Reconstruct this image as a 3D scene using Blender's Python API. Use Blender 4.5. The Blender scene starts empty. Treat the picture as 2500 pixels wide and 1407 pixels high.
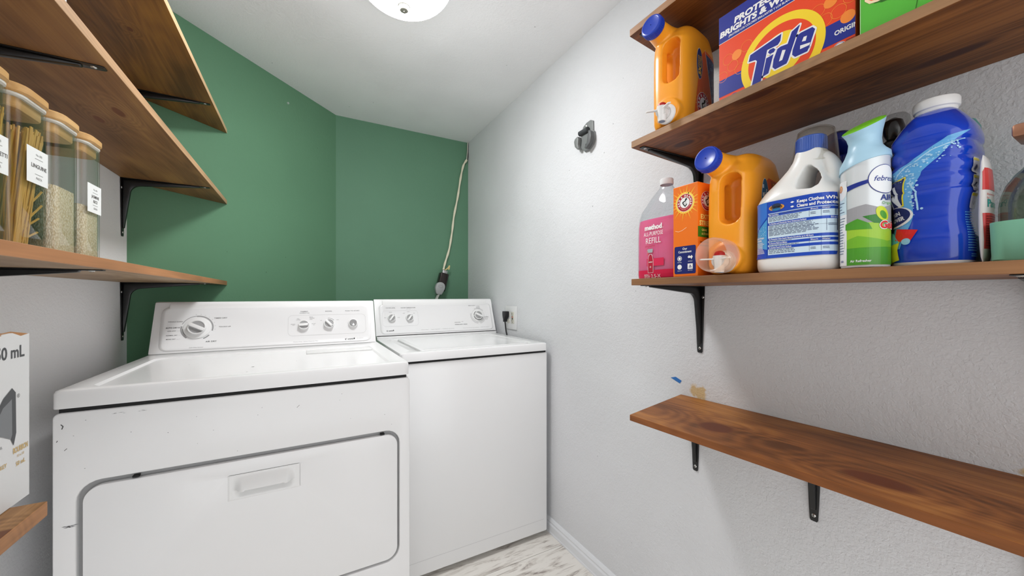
import bpy, bmesh, math, random
from mathutils import Vector, Matrix, noise
from mathutils.bvhtree import BVHTree
random.seed(7)
C = bpy.context.scene.collection
SC = bpy.context.scene
PI = math.pi
# ------------------------------------------------------------------ camera
cam_d = bpy.data.cameras.new('camera'); cam = bpy.data.objects.new('camera', cam_d); C.objects.link(cam)
cam_d.sensor_fit = 'HORIZONTAL'; cam_d.sensor_width = 36; cam_d.lens = 36*917/2500
cam_d.shift_y = (721.4-703.5)/2500; cam_d.clip_start = 0.02
cam.location = (0, 0, 1.17); cam.rotation_euler = (PI/2, 0, -math.radians(29.0))
SC.camera = cam
# ------------------------------------------------------------------ world: uniform fill light added through the open end behind the camera
W = bpy.data.worlds.new('world'); SC.world = W; W.use_nodes = True
W.node_tree.nodes['Background'].inputs[0].default_value = (0.97, 0.985, 1, 1)
W.node_tree.nodes['Background'].inputs[1].default_value = 1.85
LAMP_STRENGTH = 33.0
SC.view_settings.view_transform = 'Standard'; SC.view_settings.look = 'None'
SC.view_settings.gamma = 1; SC.view_settings.use_curve_mapping = False
SC.view_settings.exposure = 0.2
# ------------------------------------------------------------------ materials
def lin(h):
    h = h.lstrip('#'); o = []
    for i in (0, 2, 4):
        c = int(h[i:i+2], 16)/255
        o.append(c/12.92 if c <= .04045 else ((c+.055)/1.055)**2.4)
    return (*o, 1)
_m = {}
def M(name, col, rough=.5, metal=0, spec=.5, bump=None, coat=0, trans=0, ior=1.45, emit=0, sss=0):
    if name in _m: return _m[name]
    m = bpy.data.materials.new(name); m.use_nodes = True; n = m.node_tree.nodes; L = m.node_tree.links
    p = n['Principled BSDF']; c = lin(col) if isinstance(col, str) else col
    p.inputs['Base Color'].default_value = c; p.inputs['Roughness'].default_value = rough
    p.inputs['Metallic'].default_value = metal; p.inputs['Specular IOR Level'].default_value = spec
    p.inputs['Coat Weight'].default_value = coat; p.inputs['Transmission Weight'].default_value = trans
    p.inputs['IOR'].default_value = ior
    if sss: p.inputs['Subsurface Weight'].default_value = sss; p.inputs['Subsurface Radius'].default_value = (.01, .006, .004); p.inputs['Subsurface Scale'].default_value = 1
    if emit: p.inputs['Emission Color'].default_value = c; p.inputs['Emission Strength'].default_value = emit
    if bump:
        sc, st, dist = bump
        t = n.new('ShaderNodeTexCoord'); no = n.new('ShaderNodeTexNoise'); no.inputs['Scale'].default_value = sc; no.inputs['Detail'].default_value = 3
        b = n.new('ShaderNodeBump'); b.inputs['Strength'].default_value = st; b.inputs['Distance'].default_value = dist
        L.new(t.outputs['Object'], no.inputs['Vector']); L.new(no.outputs['Fac'], b.inputs['Height']); L.new(b.outputs['Normal'], p.inputs['Normal'])
    _m[name] = m; return m

def clear(name, tint='#ffffff', refl_rough=.02, ior=1.45, haze=0.0, hazecol='#ffffff'):
    """thin clear pane: see-through with real surface reflections"""
    if name in _m: return _m[name]
    m = bpy.data.materials.new(name); m.use_nodes = True; n = m.node_tree.nodes; L = m.node_tree.links
    n.remove(n['Principled BSDF']); out = n['Material Output']
    t = n.new('ShaderNodeBsdfTransparent'); t.inputs[0].default_value = lin(tint)
    g = n.new('ShaderNodeBsdfGlossy'); g.inputs['Roughness'].default_value = refl_rough
    f = n.new('ShaderNodeFresnel'); ge = n.new('ShaderNodeNewGeometry'); mr = n.new('ShaderNodeMapRange'); mr.inputs[3].default_value = ior; mr.inputs[4].default_value = 1/ior
    L.new(ge.outputs['Backfacing'], mr.inputs[0]); L.new(mr.outputs[0], f.inputs[0])
    x = n.new('ShaderNodeMixShader'); L.new(f.outputs[0], x.inputs[0]); L.new(t.outputs[0], x.inputs[1]); L.new(g.outputs[0], x.inputs[2])
    last = x
    if haze:
        d = n.new('ShaderNodeBsdfDiffuse'); d.inputs[0].default_value = lin(hazecol)
        tr = n.new('ShaderNodeBsdfTranslucent'); tr.inputs[0].default_value = lin(hazecol)
        ad = n.new('ShaderNodeMixShader'); L.new(d.outputs[0], ad.inputs[1]); L.new(tr.outputs[0], ad.inputs[2])
        y = n.new('ShaderNodeMixShader'); y.inputs[0].default_value = haze
        L.new(x.outputs[0], y.inputs[1]); L.new(ad.outputs[0], y.inputs[2]); last = y
    L.new(last.outputs[0], out.inputs[0]); _m[name] = m; return m

def wall_mat(name, col, scale=130, strength=.35, dist=.0022, rough=.75, stains=()):
    m = bpy.data.materials.new(name); m.use_nodes = True; n = m.node_tree.nodes; L = m.node_tree.links
    p = n['Principled BSDF']; p.inputs['Roughness'].default_value = rough; p.inputs['Specular IOR Level'].default_value = .25
    g = n.new('ShaderNodeNewGeometry')
    big = n.new('ShaderNodeTexNoise'); big.inputs['Scale'].default_value = 2.2; L.new(g.outputs['Position'], big.inputs['Vector'])
    cr = n.new('ShaderNodeValToRGB'); c = lin(col)
    cr.color_ramp.elements[0].color = tuple(v*.965 for v in c[:3])+(1,); cr.color_ramp.elements[0].position = .35
    cr.color_ramp.elements[1].color = tuple(min(1, v*1.03) for v in c[:3])+(1,); cr.color_ramp.elements[1].position = .65
    L.new(big.outputs['Fac'], cr.inputs[0]); last = cr.outputs[0]
    # sparse dark specks
    sp = n.new('ShaderNodeTexVoronoi'); sp.inputs['Scale'].default_value = 9; L.new(g.outputs['Position'], sp.inputs['Vector'])
    lt = n.new('ShaderNodeMath'); lt.operation = 'LESS_THAN'; lt.inputs[1].default_value = .022; L.new(sp.outputs['Distance'], lt.inputs[0])
    mx = n.new('ShaderNodeMix'); mx.data_type = 'RGBA'; L.new(lt.outputs[0], mx.inputs[0]); L.new(last, mx.inputs[6]); mx.inputs[7].default_value = tuple(v*.45 for v in c[:3])+(1,); last = mx.outputs[2]
    for (pos, rad, scol, thr) in stains:
        su = n.new('ShaderNodeVectorMath'); su.operation = 'SUBTRACT'; L.new(g.outputs['Position'], su.inputs[0]); su.inputs[1].default_value = pos
        le = n.new('ShaderNodeVectorMath'); le.operation = 'LENGTH'; L.new(su.outputs[0], le.inputs[0])
        nn = n.new('ShaderNodeTexNoise'); nn.inputs['Scale'].default_value = 38; nn.inputs['Detail'].default_value = 5; L.new(g.outputs['Position'], nn.inputs['Vector'])
        a = n.new('ShaderNodeMath'); a.operation = 'MULTIPLY_ADD'; a.inputs[1].default_value = -1/rad; a.inputs[2].default_value = 1; L.new(le.outputs['Value'], a.inputs[0])
        b = n.new('ShaderNodeMath'); b.operation = 'ADD'; L.new(a.outputs[0], b.inputs[0]); L.new(nn.outputs['Fac'], b.inputs[1])
        r = n.new('ShaderNodeMapRange'); r.inputs[1].default_value = thr; r.inputs[2].default_value = thr+.16; r.inputs[4].default_value = .8; L.new(b.outputs[0], r.inputs[0])
        mx = n.new('ShaderNodeMix'); mx.data_type = 'RGBA'; L.new(r.outputs[0], mx.inputs[0]); L.new(last, mx.inputs[6]); mx.inputs[7].default_value = lin(scol); last = mx.outputs[2]
    L.new(last, p.inputs['Base Color'])
    n1 = n.new('ShaderNodeTexNoise'); n1.inputs['Scale'].default_value = scale; n1.inputs['Detail'].default_value = 2.5; n1.inputs['Distortion'].default_value = .6
    L.new(g.outputs['Position'], n1.inputs['Vector'])
    n2 = n.new('ShaderNodeTexNoise'); n2.inputs['Scale'].default_value = scale*.28; L.new(g.outputs['Position'], n2.inputs['Vector'])
    ad = n.new('ShaderNodeMath'); ad.operation = 'ADD'; L.new(n1.outputs['Fac'], ad.inputs[0]); L.new(n2.outputs['Fac'], ad.inputs[1])
    bp = n.new('ShaderNodeBump'); bp.inputs['Strength'].default_value = strength; bp.inputs['Distance'].default_value = dist
    L.new(ad.outputs[0], bp.inputs['Height']); L.new(bp.outputs['Normal'], p.inputs['Normal'])
    return m

def wood_mat(name, dark, mid, light, off=0.0, knots=(), rough=.5, edge=None):
    """stained pine, grain along Y; knots = (x, y, rx, ry) in the board's own coordinates; edge = colour of the long raw sawn edge"""
    m = bpy.data.materials.new(name); m.use_nodes = True; n = m.node_tree.nodes; L = m.node_tree.links
    p = n['Principled BSDF']; p.inputs['Roughness'].default_value = rough; p.inputs['Specular IOR Level'].default_value = .35
    t = n.new('ShaderNodeTexCoord')
    def mapped(s, o=0):
        k = n.new('ShaderNodeMapping'); k.inputs['Scale'].default_value = s; k.inputs['Location'].default_value = (off*3.1+o, off*7.7+o, off*1.9); L.new(t.outputs['Object'], k.inputs[0]); return k.outputs[0]
    base = n.new('ShaderNodeTexNoise'); base.inputs['Scale'].default_value = 1; base.inputs['Detail'].default_value = 2; base.inputs['Distortion'].default_value = .8
    L.new(mapped((7, .9, 9)), base.inputs['Vector']); h = base.outputs['Fac']
    kmask = None
    for (kx, ky, rx, ry) in knots:
        su = n.new('ShaderNodeVectorMath'); su.operation = 'SUBTRACT'; L.new(t.outputs['Object'], su.inputs[0]); su.inputs[1].default_value = (kx, ky, 0)
        mu = n.new('ShaderNodeVectorMath'); mu.operation = 'MULTIPLY'; L.new(su.outputs[0], mu.inputs[0]); mu.inputs[1].default_value = (1/rx, 1/ry, 0)
        le = n.new('ShaderNodeVectorMath'); le.operation = 'LENGTH'; L.new(mu.outputs[0], le.inputs[0])
        ga = n.new('ShaderNodeMapRange'); ga.interpolation_type = 'SMOOTHSTEP'; ga.inputs[1].default_value = 0; ga.inputs[2].default_value = 4.5; ga.inputs[3].default_value = .42; ga.inputs[4].default_value = 0; L.new(le.outputs['Value'], ga.inputs[0])
        ad = n.new('ShaderNodeMath'); ad.operation = 'ADD'; L.new(h, ad.inputs[0]); L.new(ga.outputs[0], ad.inputs[1]); h = ad.outputs[0]
        kk = n.new('ShaderNodeMapRange'); kk.interpolation_type = 'SMOOTHSTEP'; kk.inputs[1].default_value = .75; kk.inputs[2].default_value = 1.15; kk.inputs[3].default_value = 1; kk.inputs[4].default_value = 0; L.new(le.outputs['Value'], kk.inputs[0])
        if kmask is None: kmask = kk.outputs[0]
        else:
            mm = n.new('ShaderNodeMath'); mm.operation = 'MAXIMUM'; L.new(kmask, mm.inputs[0]); L.new(kk.outputs[0], mm.inputs[1]); kmask = mm.outputs[0]
    si = n.new('ShaderNodeMath'); si.operation = 'MULTIPLY'; si.inputs[1].default_value = 62; L.new(h, si.inputs[0])
    sn = n.new('ShaderNodeMath'); sn.operation = 'SINE'; L.new(si.outputs[0], sn.inputs[0])
    fib = n.new('ShaderNodeTexNoise'); fib.inputs['Scale'].default_value = 1; fib.inputs['Detail'].default_value = 3; L.new(mapped((210, 5, 210), 3), fib.inputs['Vector'])
    blot = n.new('ShaderNodeTexNoise'); blot.inputs['Scale'].default_value = 1; blot.inputs['Detail'].default_value = 2; L.new(mapped((11, 3.2, 11), 5), blot.inputs['Vector'])
    a = n.new('ShaderNodeMath'); a.operation = 'MULTIPLY_ADD'; a.inputs[1].default_value = .06; L.new(sn.outputs[0], a.inputs[0]); L.new(blot.outputs['Fac'], a.inputs[2])
    b = n.new('ShaderNodeMath'); b.operation = 'MULTIPLY_ADD'; b.inputs[1].default_value = .42; L.new(fib.outputs['Fac'], b.inputs[0]); L.new(a.outputs[0], b.inputs[2])
    cr = n.new('ShaderNodeValToRGB'); e = cr.color_ramp.elements
    e[0].position = .45; e[0].color = lin(dark); e[1].position = .95; e[1].color = lin(light); q = e.new(.7); q.color = lin(mid)
    L.new(b.outputs[0], cr.inputs[0]); last = cr.outputs[0]
    if kmask is not None:
        mx = n.new('ShaderNodeMix'); mx.data_type = 'RGBA'; L.new(kmask, mx.inputs[0]); L.new(last, mx.inputs[6])
        kd = tuple(v*.85 for v in lin(dark)[:3])+(1,); mx.inputs[7].default_value = (kd[0]*1.35, kd[1]*.95, kd[2]*.9, 1); last = mx.outputs[2]
    if edge:
        g = n.new('ShaderNodeNewGeometry'); sx = n.new('ShaderNodeSeparateXYZ'); L.new(g.outputs['True Normal'], sx.inputs[0])
        ab = n.new('ShaderNodeMath'); ab.operation = 'ABSOLUTE'; L.new(sx.outputs[0], ab.inputs[0])
        gt = n.new('ShaderNodeMath'); gt.operation = 'GREATER_THAN'; gt.inputs[1].default_value = .6; L.new(ab.outputs[0], gt.inputs[0])
        er = n.new('ShaderNodeValToRGB'); ee = er.color_ramp.elements; ee[0].position = .45; ee[1].position = 1.0
        ee[0].color = tuple(v*.62 for v in lin(edge)[:3])+(1,); ee[1].color = tuple(min(1, v*1.15) for v in lin(edge)[:3])+(1,)
        L.new(b.outputs[0], er.inputs[0])
        mx = n.new('ShaderNodeMix'); mx.data_type = 'RGBA'; L.new(gt.outputs[0], mx.inputs[0]); L.new(last, mx.inputs[6]); L.new(er.outputs[0], mx.inputs[7]); last = mx.outputs[2]
    L.new(last, p.inputs['Base Color'])
    bp = n.new('ShaderNodeBump'); bp.inputs['Strength'].default_value = .25; bp.inputs['Distance'].default_value = .0008; L.new(b.outputs[0], bp.inputs['Height']); L.new(bp.outputs['Normal'], p.inputs['Normal'])
    return m
# ------------------------------------------------------------------ object helpers
def setp(o, label=None, cat=None, group=None, kind=None):
    if label: o['label'] = label
    if cat: o['category'] = cat
    if group: o['group'] = group
    if kind: o['kind'] = kind
    return o
def thing(name, label, cat, loc=(0, 0, 0), rot=(0, 0, 0), group=None):
    o = bpy.data.objects.new(name, None); C.objects.link(o); o.location = loc; o.rotation_euler = rot
    o.empty_display_size = .05
    return setp(o, label, cat, group)
def obj(name, bm, mats, parent=None, smooth=True, label=None, angle=35, local=False):
    me = bpy.data.meshes.new(name)
    if isinstance(bm, bmesh.types.BMesh): bm.normal_update(); bm.to_mesh(me); bm.free()
    else: me = bm; me.name = name
    for m in (mats if isinstance(mats, (list, tuple)) else [mats]): me.materials.append(m)
    if smooth:
        for p in me.polygons: p.use_smooth = True
        me.set_sharp_from_angle(angle=math.radians(angle))
    o = bpy.data.objects.new(name, me); C.objects.link(o)
    if parent:
        o.parent = parent
        if parent.type == 'EMPTY' and not local: o.matrix_parent_inverse = Matrix.Translation(-parent.location)
    if label: o['label'] = label
    return o
def struct(name, bm, mats, smooth=False):
    o = obj(name, bm, mats, None, smooth); o['kind'] = 'structure'; return o
def B(): return bmesh.new()
def box(bm, lo, hi, bev=0, seg=2, mi=0, mat=None):
    lo, hi = Vector(lo), Vector(hi)
    t = bmesh.new(); r = bmesh.ops.create_cube(t, size=1)
    for v in t.verts: v.co = Vector(((lo[i]+hi[i])/2 + v.co[i]*(hi[i]-lo[i]) for i in range(3)))
    if bev: bmesh.ops.bevel(t, geom=t.edges[:], offset=bev, segments=seg, profile=.5, affect='EDGES')
    if mat: bmesh.ops.transform(t, matrix=mat, verts=t.verts)
    add(bm, t, mi); return bm
def add(bm, t, mi=None):
    if mi is not None:
        for f in t.faces: f.material_index = mi
    me = bpy.data.meshes.new('tmp'); t.to_mesh(me); t.free(); bm.from_mesh(me); bpy.data.meshes.remove(me); return bm
def loft(bm, rings, cap=True, mi=0, closed=True):
    vs = [[bm.verts.new(p) for p in r] for r in rings]; n = len(rings[0]); fs = []
    for a, b in zip(vs, vs[1:]):
        for i in range(n if closed else n-1):
            j = (i+1) % n; fs.append(bm.faces.new((a[i], a[j], b[j], b[i])))
    if cap: fs.append(bm.faces.new(vs[0][::-1])); fs.append(bm.faces.new(vs[-1]))
    for f in fs: f.material_index = mi
    return bm
def sup(cx, cy, z, rx, ry, e=2, n=40, tilt=0, tilty=0):
    """superellipse ring"""
    o = []
    for i in range(n):
        a = 2*PI*i/n; c, s = math.cos(a), math.sin(a)
        x = rx*math.copysign(abs(c)**(2/e), c); y = ry*math.copysign(abs(s)**(2/e), s)
        o.append(Vector((cx+x, cy+y, z+tilt*x+tilty*y)))
    return o
def lathe(bm, prof, n=40, mat=None, mi=0, cap=False):
    t = bmesh.new()
    loft(t, [[Vector((r*math.cos(2*PI*i/n), r*math.sin(2*PI*i/n), z)) for i in range(n)] for r, z in prof], cap=cap)
    bmesh.ops.remove_doubles(t, verts=t.verts, dist=1e-6)
    if mat: bmesh.ops.transform(t, matrix=mat, verts=t.verts)
    bmesh.ops.recalc_face_normals(t, faces=t.faces)
    return add(bm, t, mi)
def axis_mat(o, d, up=(0, 0, 1)):
    """matrix whose +Z points along d at origin o"""
    z = Vector(d).normalized(); u = Vector(up)
    if abs(z.dot(u)) > .98: u = Vector((0, 1, 0))
    x = u.cross(z).normalized(); y = z.cross(x)
    m = Matrix((x, y, z)).transposed().to_4x4(); m.translation = Vector(o); return m
def tube(bm, pts, r, n=10, mi=0, cap=True, flat=1.0):
    pts = [Vector(p) for p in pts]; rs = r if isinstance(r, (list, tuple)) else [r]*len(pts)
    rings = []; up = Vector((0, 0, 1)); prev = None
    for i, p in enumerate(pts):
        d = (pts[min(i+1, len(pts)-1)] - pts[max(i-1, 0)]).normalized()
        x = (prev - d*prev.dot(d)).normalized() if prev is not None else (up.cross(d).normalized() if abs(d.dot(up)) < .95 else Vector((1, 0, 0)))
        prev = x; y = d.cross(x)
        rings.append([p + (x*math.cos(2*PI*k/n) + y*math.sin(2*PI*k/n)*flat)*rs[i] for k in range(n)])
    return loft(bm, rings, cap=cap, mi=mi)
def spline(pts, n=8):
    pts = [Vector(p) for p in pts]; P = [pts[0]*2-pts[1]]+pts+[pts[-1]*2-pts[-2]]; o = []
    for i in range(1, len(P)-2):
        for k in range(n):
            t = k/n; a, b, c, d = P[i-1:i+3]
            o.append(.5*((2*b)+(c-a)*t+(2*a-5*b+4*c-d)*t*t+(3*b-a-3*c+d)*t**3))
    o.append(pts[-1]); return o
def prism(bm, poly, z0, z1, mat=None, bev=0, mi=0):
    """2D polygon extruded from z0 to z1 in its own frame"""
    t = bmesh.new(); vs = [t.verts.new((p[0], p[1], z0)) for p in poly]; f = t.faces.new(vs)
    r = bmesh.ops.extrude_face_region(t, geom=[f]); 
    for g in r['geom']:
        if isinstance(g, bmesh.types.BMVert): g.co.z = z1
    bmesh.ops.recalc_face_normals(t, faces=t.faces)
    if bev: bmesh.ops.bevel(t, geom=t.edges[:], offset=bev, segments=2, profile=.5, affect='EDGES')
    if mat: bmesh.ops.transform(t, matrix=mat, verts=t.verts)
    return add(bm, t, mi)
def rrect(x0, y0, x1, y1, r, n=6):
    o = []
    for cx, cy, a0 in ((x1-r, y1-r, 0), (x0+r, y1-r, 90), (x0+r, y0+r, 180), (x1-r, y0+r, 270)):
        for k in range(n+1):
            a = math.radians(a0+90*k/n); o.append((cx+r*math.cos(a), cy+r*math.sin(a)))
    return o
def evaluated(bm, mods):
    me = bpy.data.meshes.new('t'); bm.to_mesh(me); bm.free(); o = bpy.data.objects.new('t', me); C.objects.link(o); kill = [o]
    for kind, kw in mods:
        if kind == 'CUT':
            cm = bpy.data.meshes.new('c'); kw.to_mesh(cm); kw.free(); co = bpy.data.objects.new('c', cm); C.objects.link(co); kill.append(co)
            md = o.modifiers.new('m', 'BOOLEAN'); md.operation = 'DIFFERENCE'; md.solver = 'EXACT'; md.object = co; continue
        md = o.modifiers.new('m', kind)
        for k, v in kw.items(): setattr(md, k, v)
    dg = bpy.context.evaluated_depsgraph_get(); dg.update(); r = bpy.data.meshes.new_from_object(o.evaluated_get(dg))
    for k in kill:
        d = k.data; bpy.data.objects.remove(k); bpy.data.meshes.remove(d)
    return r
def fuse(bm, voxel=.0022, cutters=(), smooth=6, factor=.6):
    return evaluated(bm, [('REMESH', dict(mode='VOXEL', voxel_size=voxel))] + [('CUT', c) for c in cutters] +
                     ([('REMESH', dict(mode='VOXEL', voxel_size=voxel))] if cutters else []) + [('SMOOTH', dict(factor=factor, iterations=smooth))])
def bvh_of(me): 
    t = bmesh.new(); t.from_mesh(me); r = BVHTree.FromBMesh(t); t.free(); return r
# ------------------------------------------------------------------ printed artwork (flat shapes and lettering laid on a surface)
_tc = {}
def text_geo(s, res=3, off=0.0):
    k = (s, res, off)
    if k in _tc: return _tc[k]
    cu = bpy.data.curves.new('t', 'FONT'); cu.body = s; cu.size = 1; cu.resolution_u = res; cu.offset = off; cu.align_x = 'LEFT'
    o = bpy.data.objects.new('t', cu); C.objects.link(o)
    dg = bpy.context.evaluated_depsgraph_get(); dg.update(); me = bpy.data.meshes.new_from_object(o.evaluated_get(dg))
    vs = [(v.co.x, v.co.y) for v in me.vertices]; fs = [tuple(p.vertices) for p in me.polygons]
    bpy.data.objects.remove(o); bpy.data.curves.remove(cu); bpy.data.meshes.remove(me)
    _tc[k] = (vs, fs); return _tc[k]
class Art:
    def __init__(s): s.bm = bmesh.new(); s.mats = []; s.lay = s.bm.verts.layers.float.new('lay'); s.n = 0
    def mi(s, m):
        if m not in s.mats: s.mats.append(m)
        return s.mats.index(m)
    def raw(s, vs, fs, m, layer):
        i = s.mi(m); V = []; s.n += 1; layer = layer+(s.n % 20)*.035
        for x, y in vs:
            v = s.bm.verts.new((x, y, 0)); v[s.lay] = layer; V.append(v)
        for f in fs:
            try: g = s.bm.faces.new([V[k] for k in f]); g.material_index = i
            except ValueError: pass
    def poly(s, pts, m, layer=1):
        t = bmesh.new(); f = t.faces.new([t.verts.new((p[0], p[1], 0)) for p in pts]); bmesh.ops.triangulate(t, faces=[f])
        t.verts.index_update(); s.raw([(v.co.x, v.co.y) for v in t.verts], [[v.index for v in f.verts] for f in t.faces], m, layer); t.free()
    def rect(s, x0, y0, x1, y1, m, layer=1): s.raw([(x0, y0), (x1, y0), (x1, y1), (x0, y1)], [(0, 1, 2, 3)], m, layer)
    def rr(s, x0, y0, x1, y1, r, m, layer=1): s.poly(rrect(x0, y0, x1, y1, r), m, layer)
    def ell(s, cx, cy, rx, ry, m, layer=1, rot=0, n=40):
        c, q = math.cos(rot), math.sin(rot)
        P = [(cx+rx*math.cos(2*PI*k/n)*c-ry*math.sin(2*PI*k/n)*q, cy+rx*math.cos(2*PI*k/n)*q+ry*math.sin(2*PI*k/n)*c) for k in range(n)]
        s.raw([(cx, cy)]+P, [(0, k+1, (k+1) % n+1) for k in range(n)], m, layer)
    def ring(s, cx, cy, r0, r1, m, layer=1, n=48, a0=0, a1=360, ky=1):
        full = (a1-a0) >= 360; P = []; F = []
        for k in range(n+1):
            a = math.radians(a0+(a1-a0)*k/n); P += [(cx+r0*math.cos(a), cy+r0*ky*math.sin(a)), (cx+r1*math.cos(a), cy+r1*ky*math.sin(a))]
        for k in range(n): F.append((2*k, 2*k+1, 2*k+3, 2*k+2))
        s.raw(P, F, m, layer)
    def line(s, pts, w, m, layer=1, closed=False):
        pts = list(pts) + ([pts[0]] if closed else [])
        for a, b in zip(pts, pts[1:]):
            d = Vector((b[0]-a[0], b[1]-a[1])); 
            if d.length < 1e-7: continue
            d.normalize(); nx, ny = -d.y*w/2, d.x*w/2
            s.raw([(a[0]+nx, a[1]+ny), (a[0]-nx, a[1]-ny), (b[0]-nx, b[1]-ny), (b[0]+nx, b[1]+ny)], [(0, 1, 2, 3)], m, layer)
            s.ell(a[0], a[1], w/2, w/2, m, layer, n=8)
    def text(s, txt, x, y, h, m, layer=2, align='L', bold=0.0, shear=0.0, rot=0.0, width=None, res=3, sx=1.0):
        """h = capital height; width = force total width"""
        vs, fs = text_geo(txt, res, bold); 
        if not vs: return
        k = h/.70; w = max(v[0] for v in vs); kx = k*sx
        if width: kx = width/w
        W_ = w*kx; ox = {'L': 0, 'C': -W_/2, 'R': -W_}[align]; c, q = math.cos(rot), math.sin(rot); P = []
        for (a, b) in vs:
            u = a*kx+ox+b*k*shear; v = b*k; P.append((x+u*c-v*q, y+u*q+v*c))
        s.raw(P, fs, m, layer)
    def arc_text(s, txt, cx, cy, r, a_mid, h, m, layer=2, bold=0.0, step=1.0, flip=False):
        k = h/.70; adv = []
        for ch in txt: 
            g = text_geo(ch, 2, bold)[0]; adv.append((max(v[0] for v in g) if g else .3)*k*step+h*.22)
        tot = sum(adv)/r; a = math.radians(a_mid) + (tot/2 if not flip else -tot/2)
        for ch, ad in zip(txt, adv):
            am = a-(ad/2)/r if not flip else a+(ad/2)/r; vs, fs = text_geo(ch, 2, bold)
            if vs:
                w = max(v[0] for v in vs)*k
                rr = r if not flip else r+h; px, py = cx+rr*math.cos(am), cy+rr*math.sin(am); rot = am-PI/2 if not flip else am+PI/2
                s.text(ch, px, py, h, m, layer, 'C', bold, rot=rot, res=2)
            a += (-ad if not flip else ad)/r
    def lines(s, x0, y0, x1, y1, n, m, layer=2, duty=.45, seed=1, ragged=.25):
        """blocks of print too small to read"""
        rnd = random.Random(seed); st = (y1-y0)/n
        for i in range(n):
            y = y1-(i+1)*st+st*(1-duty)/2; x = x0; xe = x1-(x1-x0)*ragged*rnd.random()
            while x < xe:
                w = (x1-x0)*rnd.uniform(.05, .14); s.rect(x, y, min(x+w, xe), y+st*duty, m, layer); x += w+(x1-x0)*.018
    def clip(s, x0=None, x1=None, y0=None, y1=None):
        for val, co, no in ((x0, 'x', (-1, 0, 0)), (x1, 'x', (1, 0, 0)), (y0, 'y', (0, -1, 0)), (y1, 'y', (0, 1, 0))):
            if val is None: continue
            p = (val, 0, 0) if co == 'x' else (0, val, 0)
            bmesh.ops.bisect_plane(s.bm, geom=s.bm.verts[:]+s.bm.edges[:]+s.bm.faces[:], plane_co=p, plane_no=no, clear_outer=True, dist=1e-7)
    def build(s, name, parent, fn, step=None, lift=.00012, base=.0002, label=None, into=None):
        bmesh.ops.triangulate(s.bm, faces=s.bm.faces[:])
        if step:
            for ax in (0, 1):
                if step[ax] is None: continue
                cs = [v.co[ax] for v in s.bm.verts]; k = math.floor(min(cs)/step[ax])+1
                while k*step[ax] < max(cs):
                    p = [0, 0, 0]; q = [0, 0, 0]; p[ax] = k*step[ax]; q[ax] = 1
                    bmesh.ops.bisect_plane(s.bm, geom=s.bm.verts[:]+s.bm.edges[:]+s.bm.faces[:], plane_co=p, plane_no=q, dist=3e-6); k += 1
            bmesh.ops.triangulate(s.bm, faces=s.bm.faces[:])
        for v in s.bm.verts: v.co = fn(v.co.x, v.co.y, base+v[s.lay]*lift)
        if into is not None:      # printed straight onto the part: same mesh
            me = into.data; nm = len(me.materials); nf = len(me.polygons)
            for m in s.mats: me.materials.append(m)
            for f in s.bm.faces: f.material_index += nm
            t = bmesh.new(); t.from_mesh(me); t2 = bpy.data.meshes.new('t'); s.bm.to_mesh(t2); t.from_mesh(t2); t.to_mesh(me); t.free(); s.bm.free(); bpy.data.meshes.remove(t2); return into
        return obj(name, s.bm, s.mats, parent, smooth=False, label=label)
def on_x(x, sgn=-1):   # plane X=const facing -X (sgn -1): u = -Y ; facing +X: u = +Y
    return lambda u, v, o: Vector((x+sgn*o, -u if sgn < 0 else u, v))
def on_y(y): return lambda u, v, o: Vector((u, y-o, v))
def cast(bvh, axis, far, centre=None, dirv=None):
    """project (u,v) onto a solid. axis 'x-': from -X looking +X, u=-Y ; axis 'y-': from -Y looking +Y, u=X"""
    def f(u, v, o):
        if axis == 'x-': p, d = Vector((far, -u, v)), Vector((1, 0, 0))
        elif axis == 'y-': p, d = Vector((u, far, v)), Vector((0, 1, 0))
        h, nrm, i, dist = bvh.ray_cast(p, d)
        if h is None:
            h, nrm, i, dist = bvh.find_nearest(p+d*.1)
        if nrm.dot(d) > 0: nrm = -nrm
        return h+nrm*o
    return f
def cast_cyl(bvh, cx, cy, r):
    """wrap: u = arc length from the -X direction towards -Y, v = z"""
    def f(u, v, o):
        a = u/r; d = Vector((-math.cos(a), -math.sin(a), 0)); p = Vector((cx, cy, v))+d*.5
        h, nrm, i, dist = bvh.ray_cast(p, -d)
        if h is None: h = Vector((cx, cy, v))+d*r; nrm = d
        if nrm.dot(d) < 0: nrm = -nrm
        return h+nrm*o
    return f
white = M('white_ink', '#f4f4f2', .4); navy = M('navy_ink', '#16226e', .4); red = M('red_ink', '#b01324', .4); black = M('black_ink', '#141414', .5)
grey = M('grey_ink', '#8a8a8a', .5); gold = M('gold_ink', '#c9a23e', .5)
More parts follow.
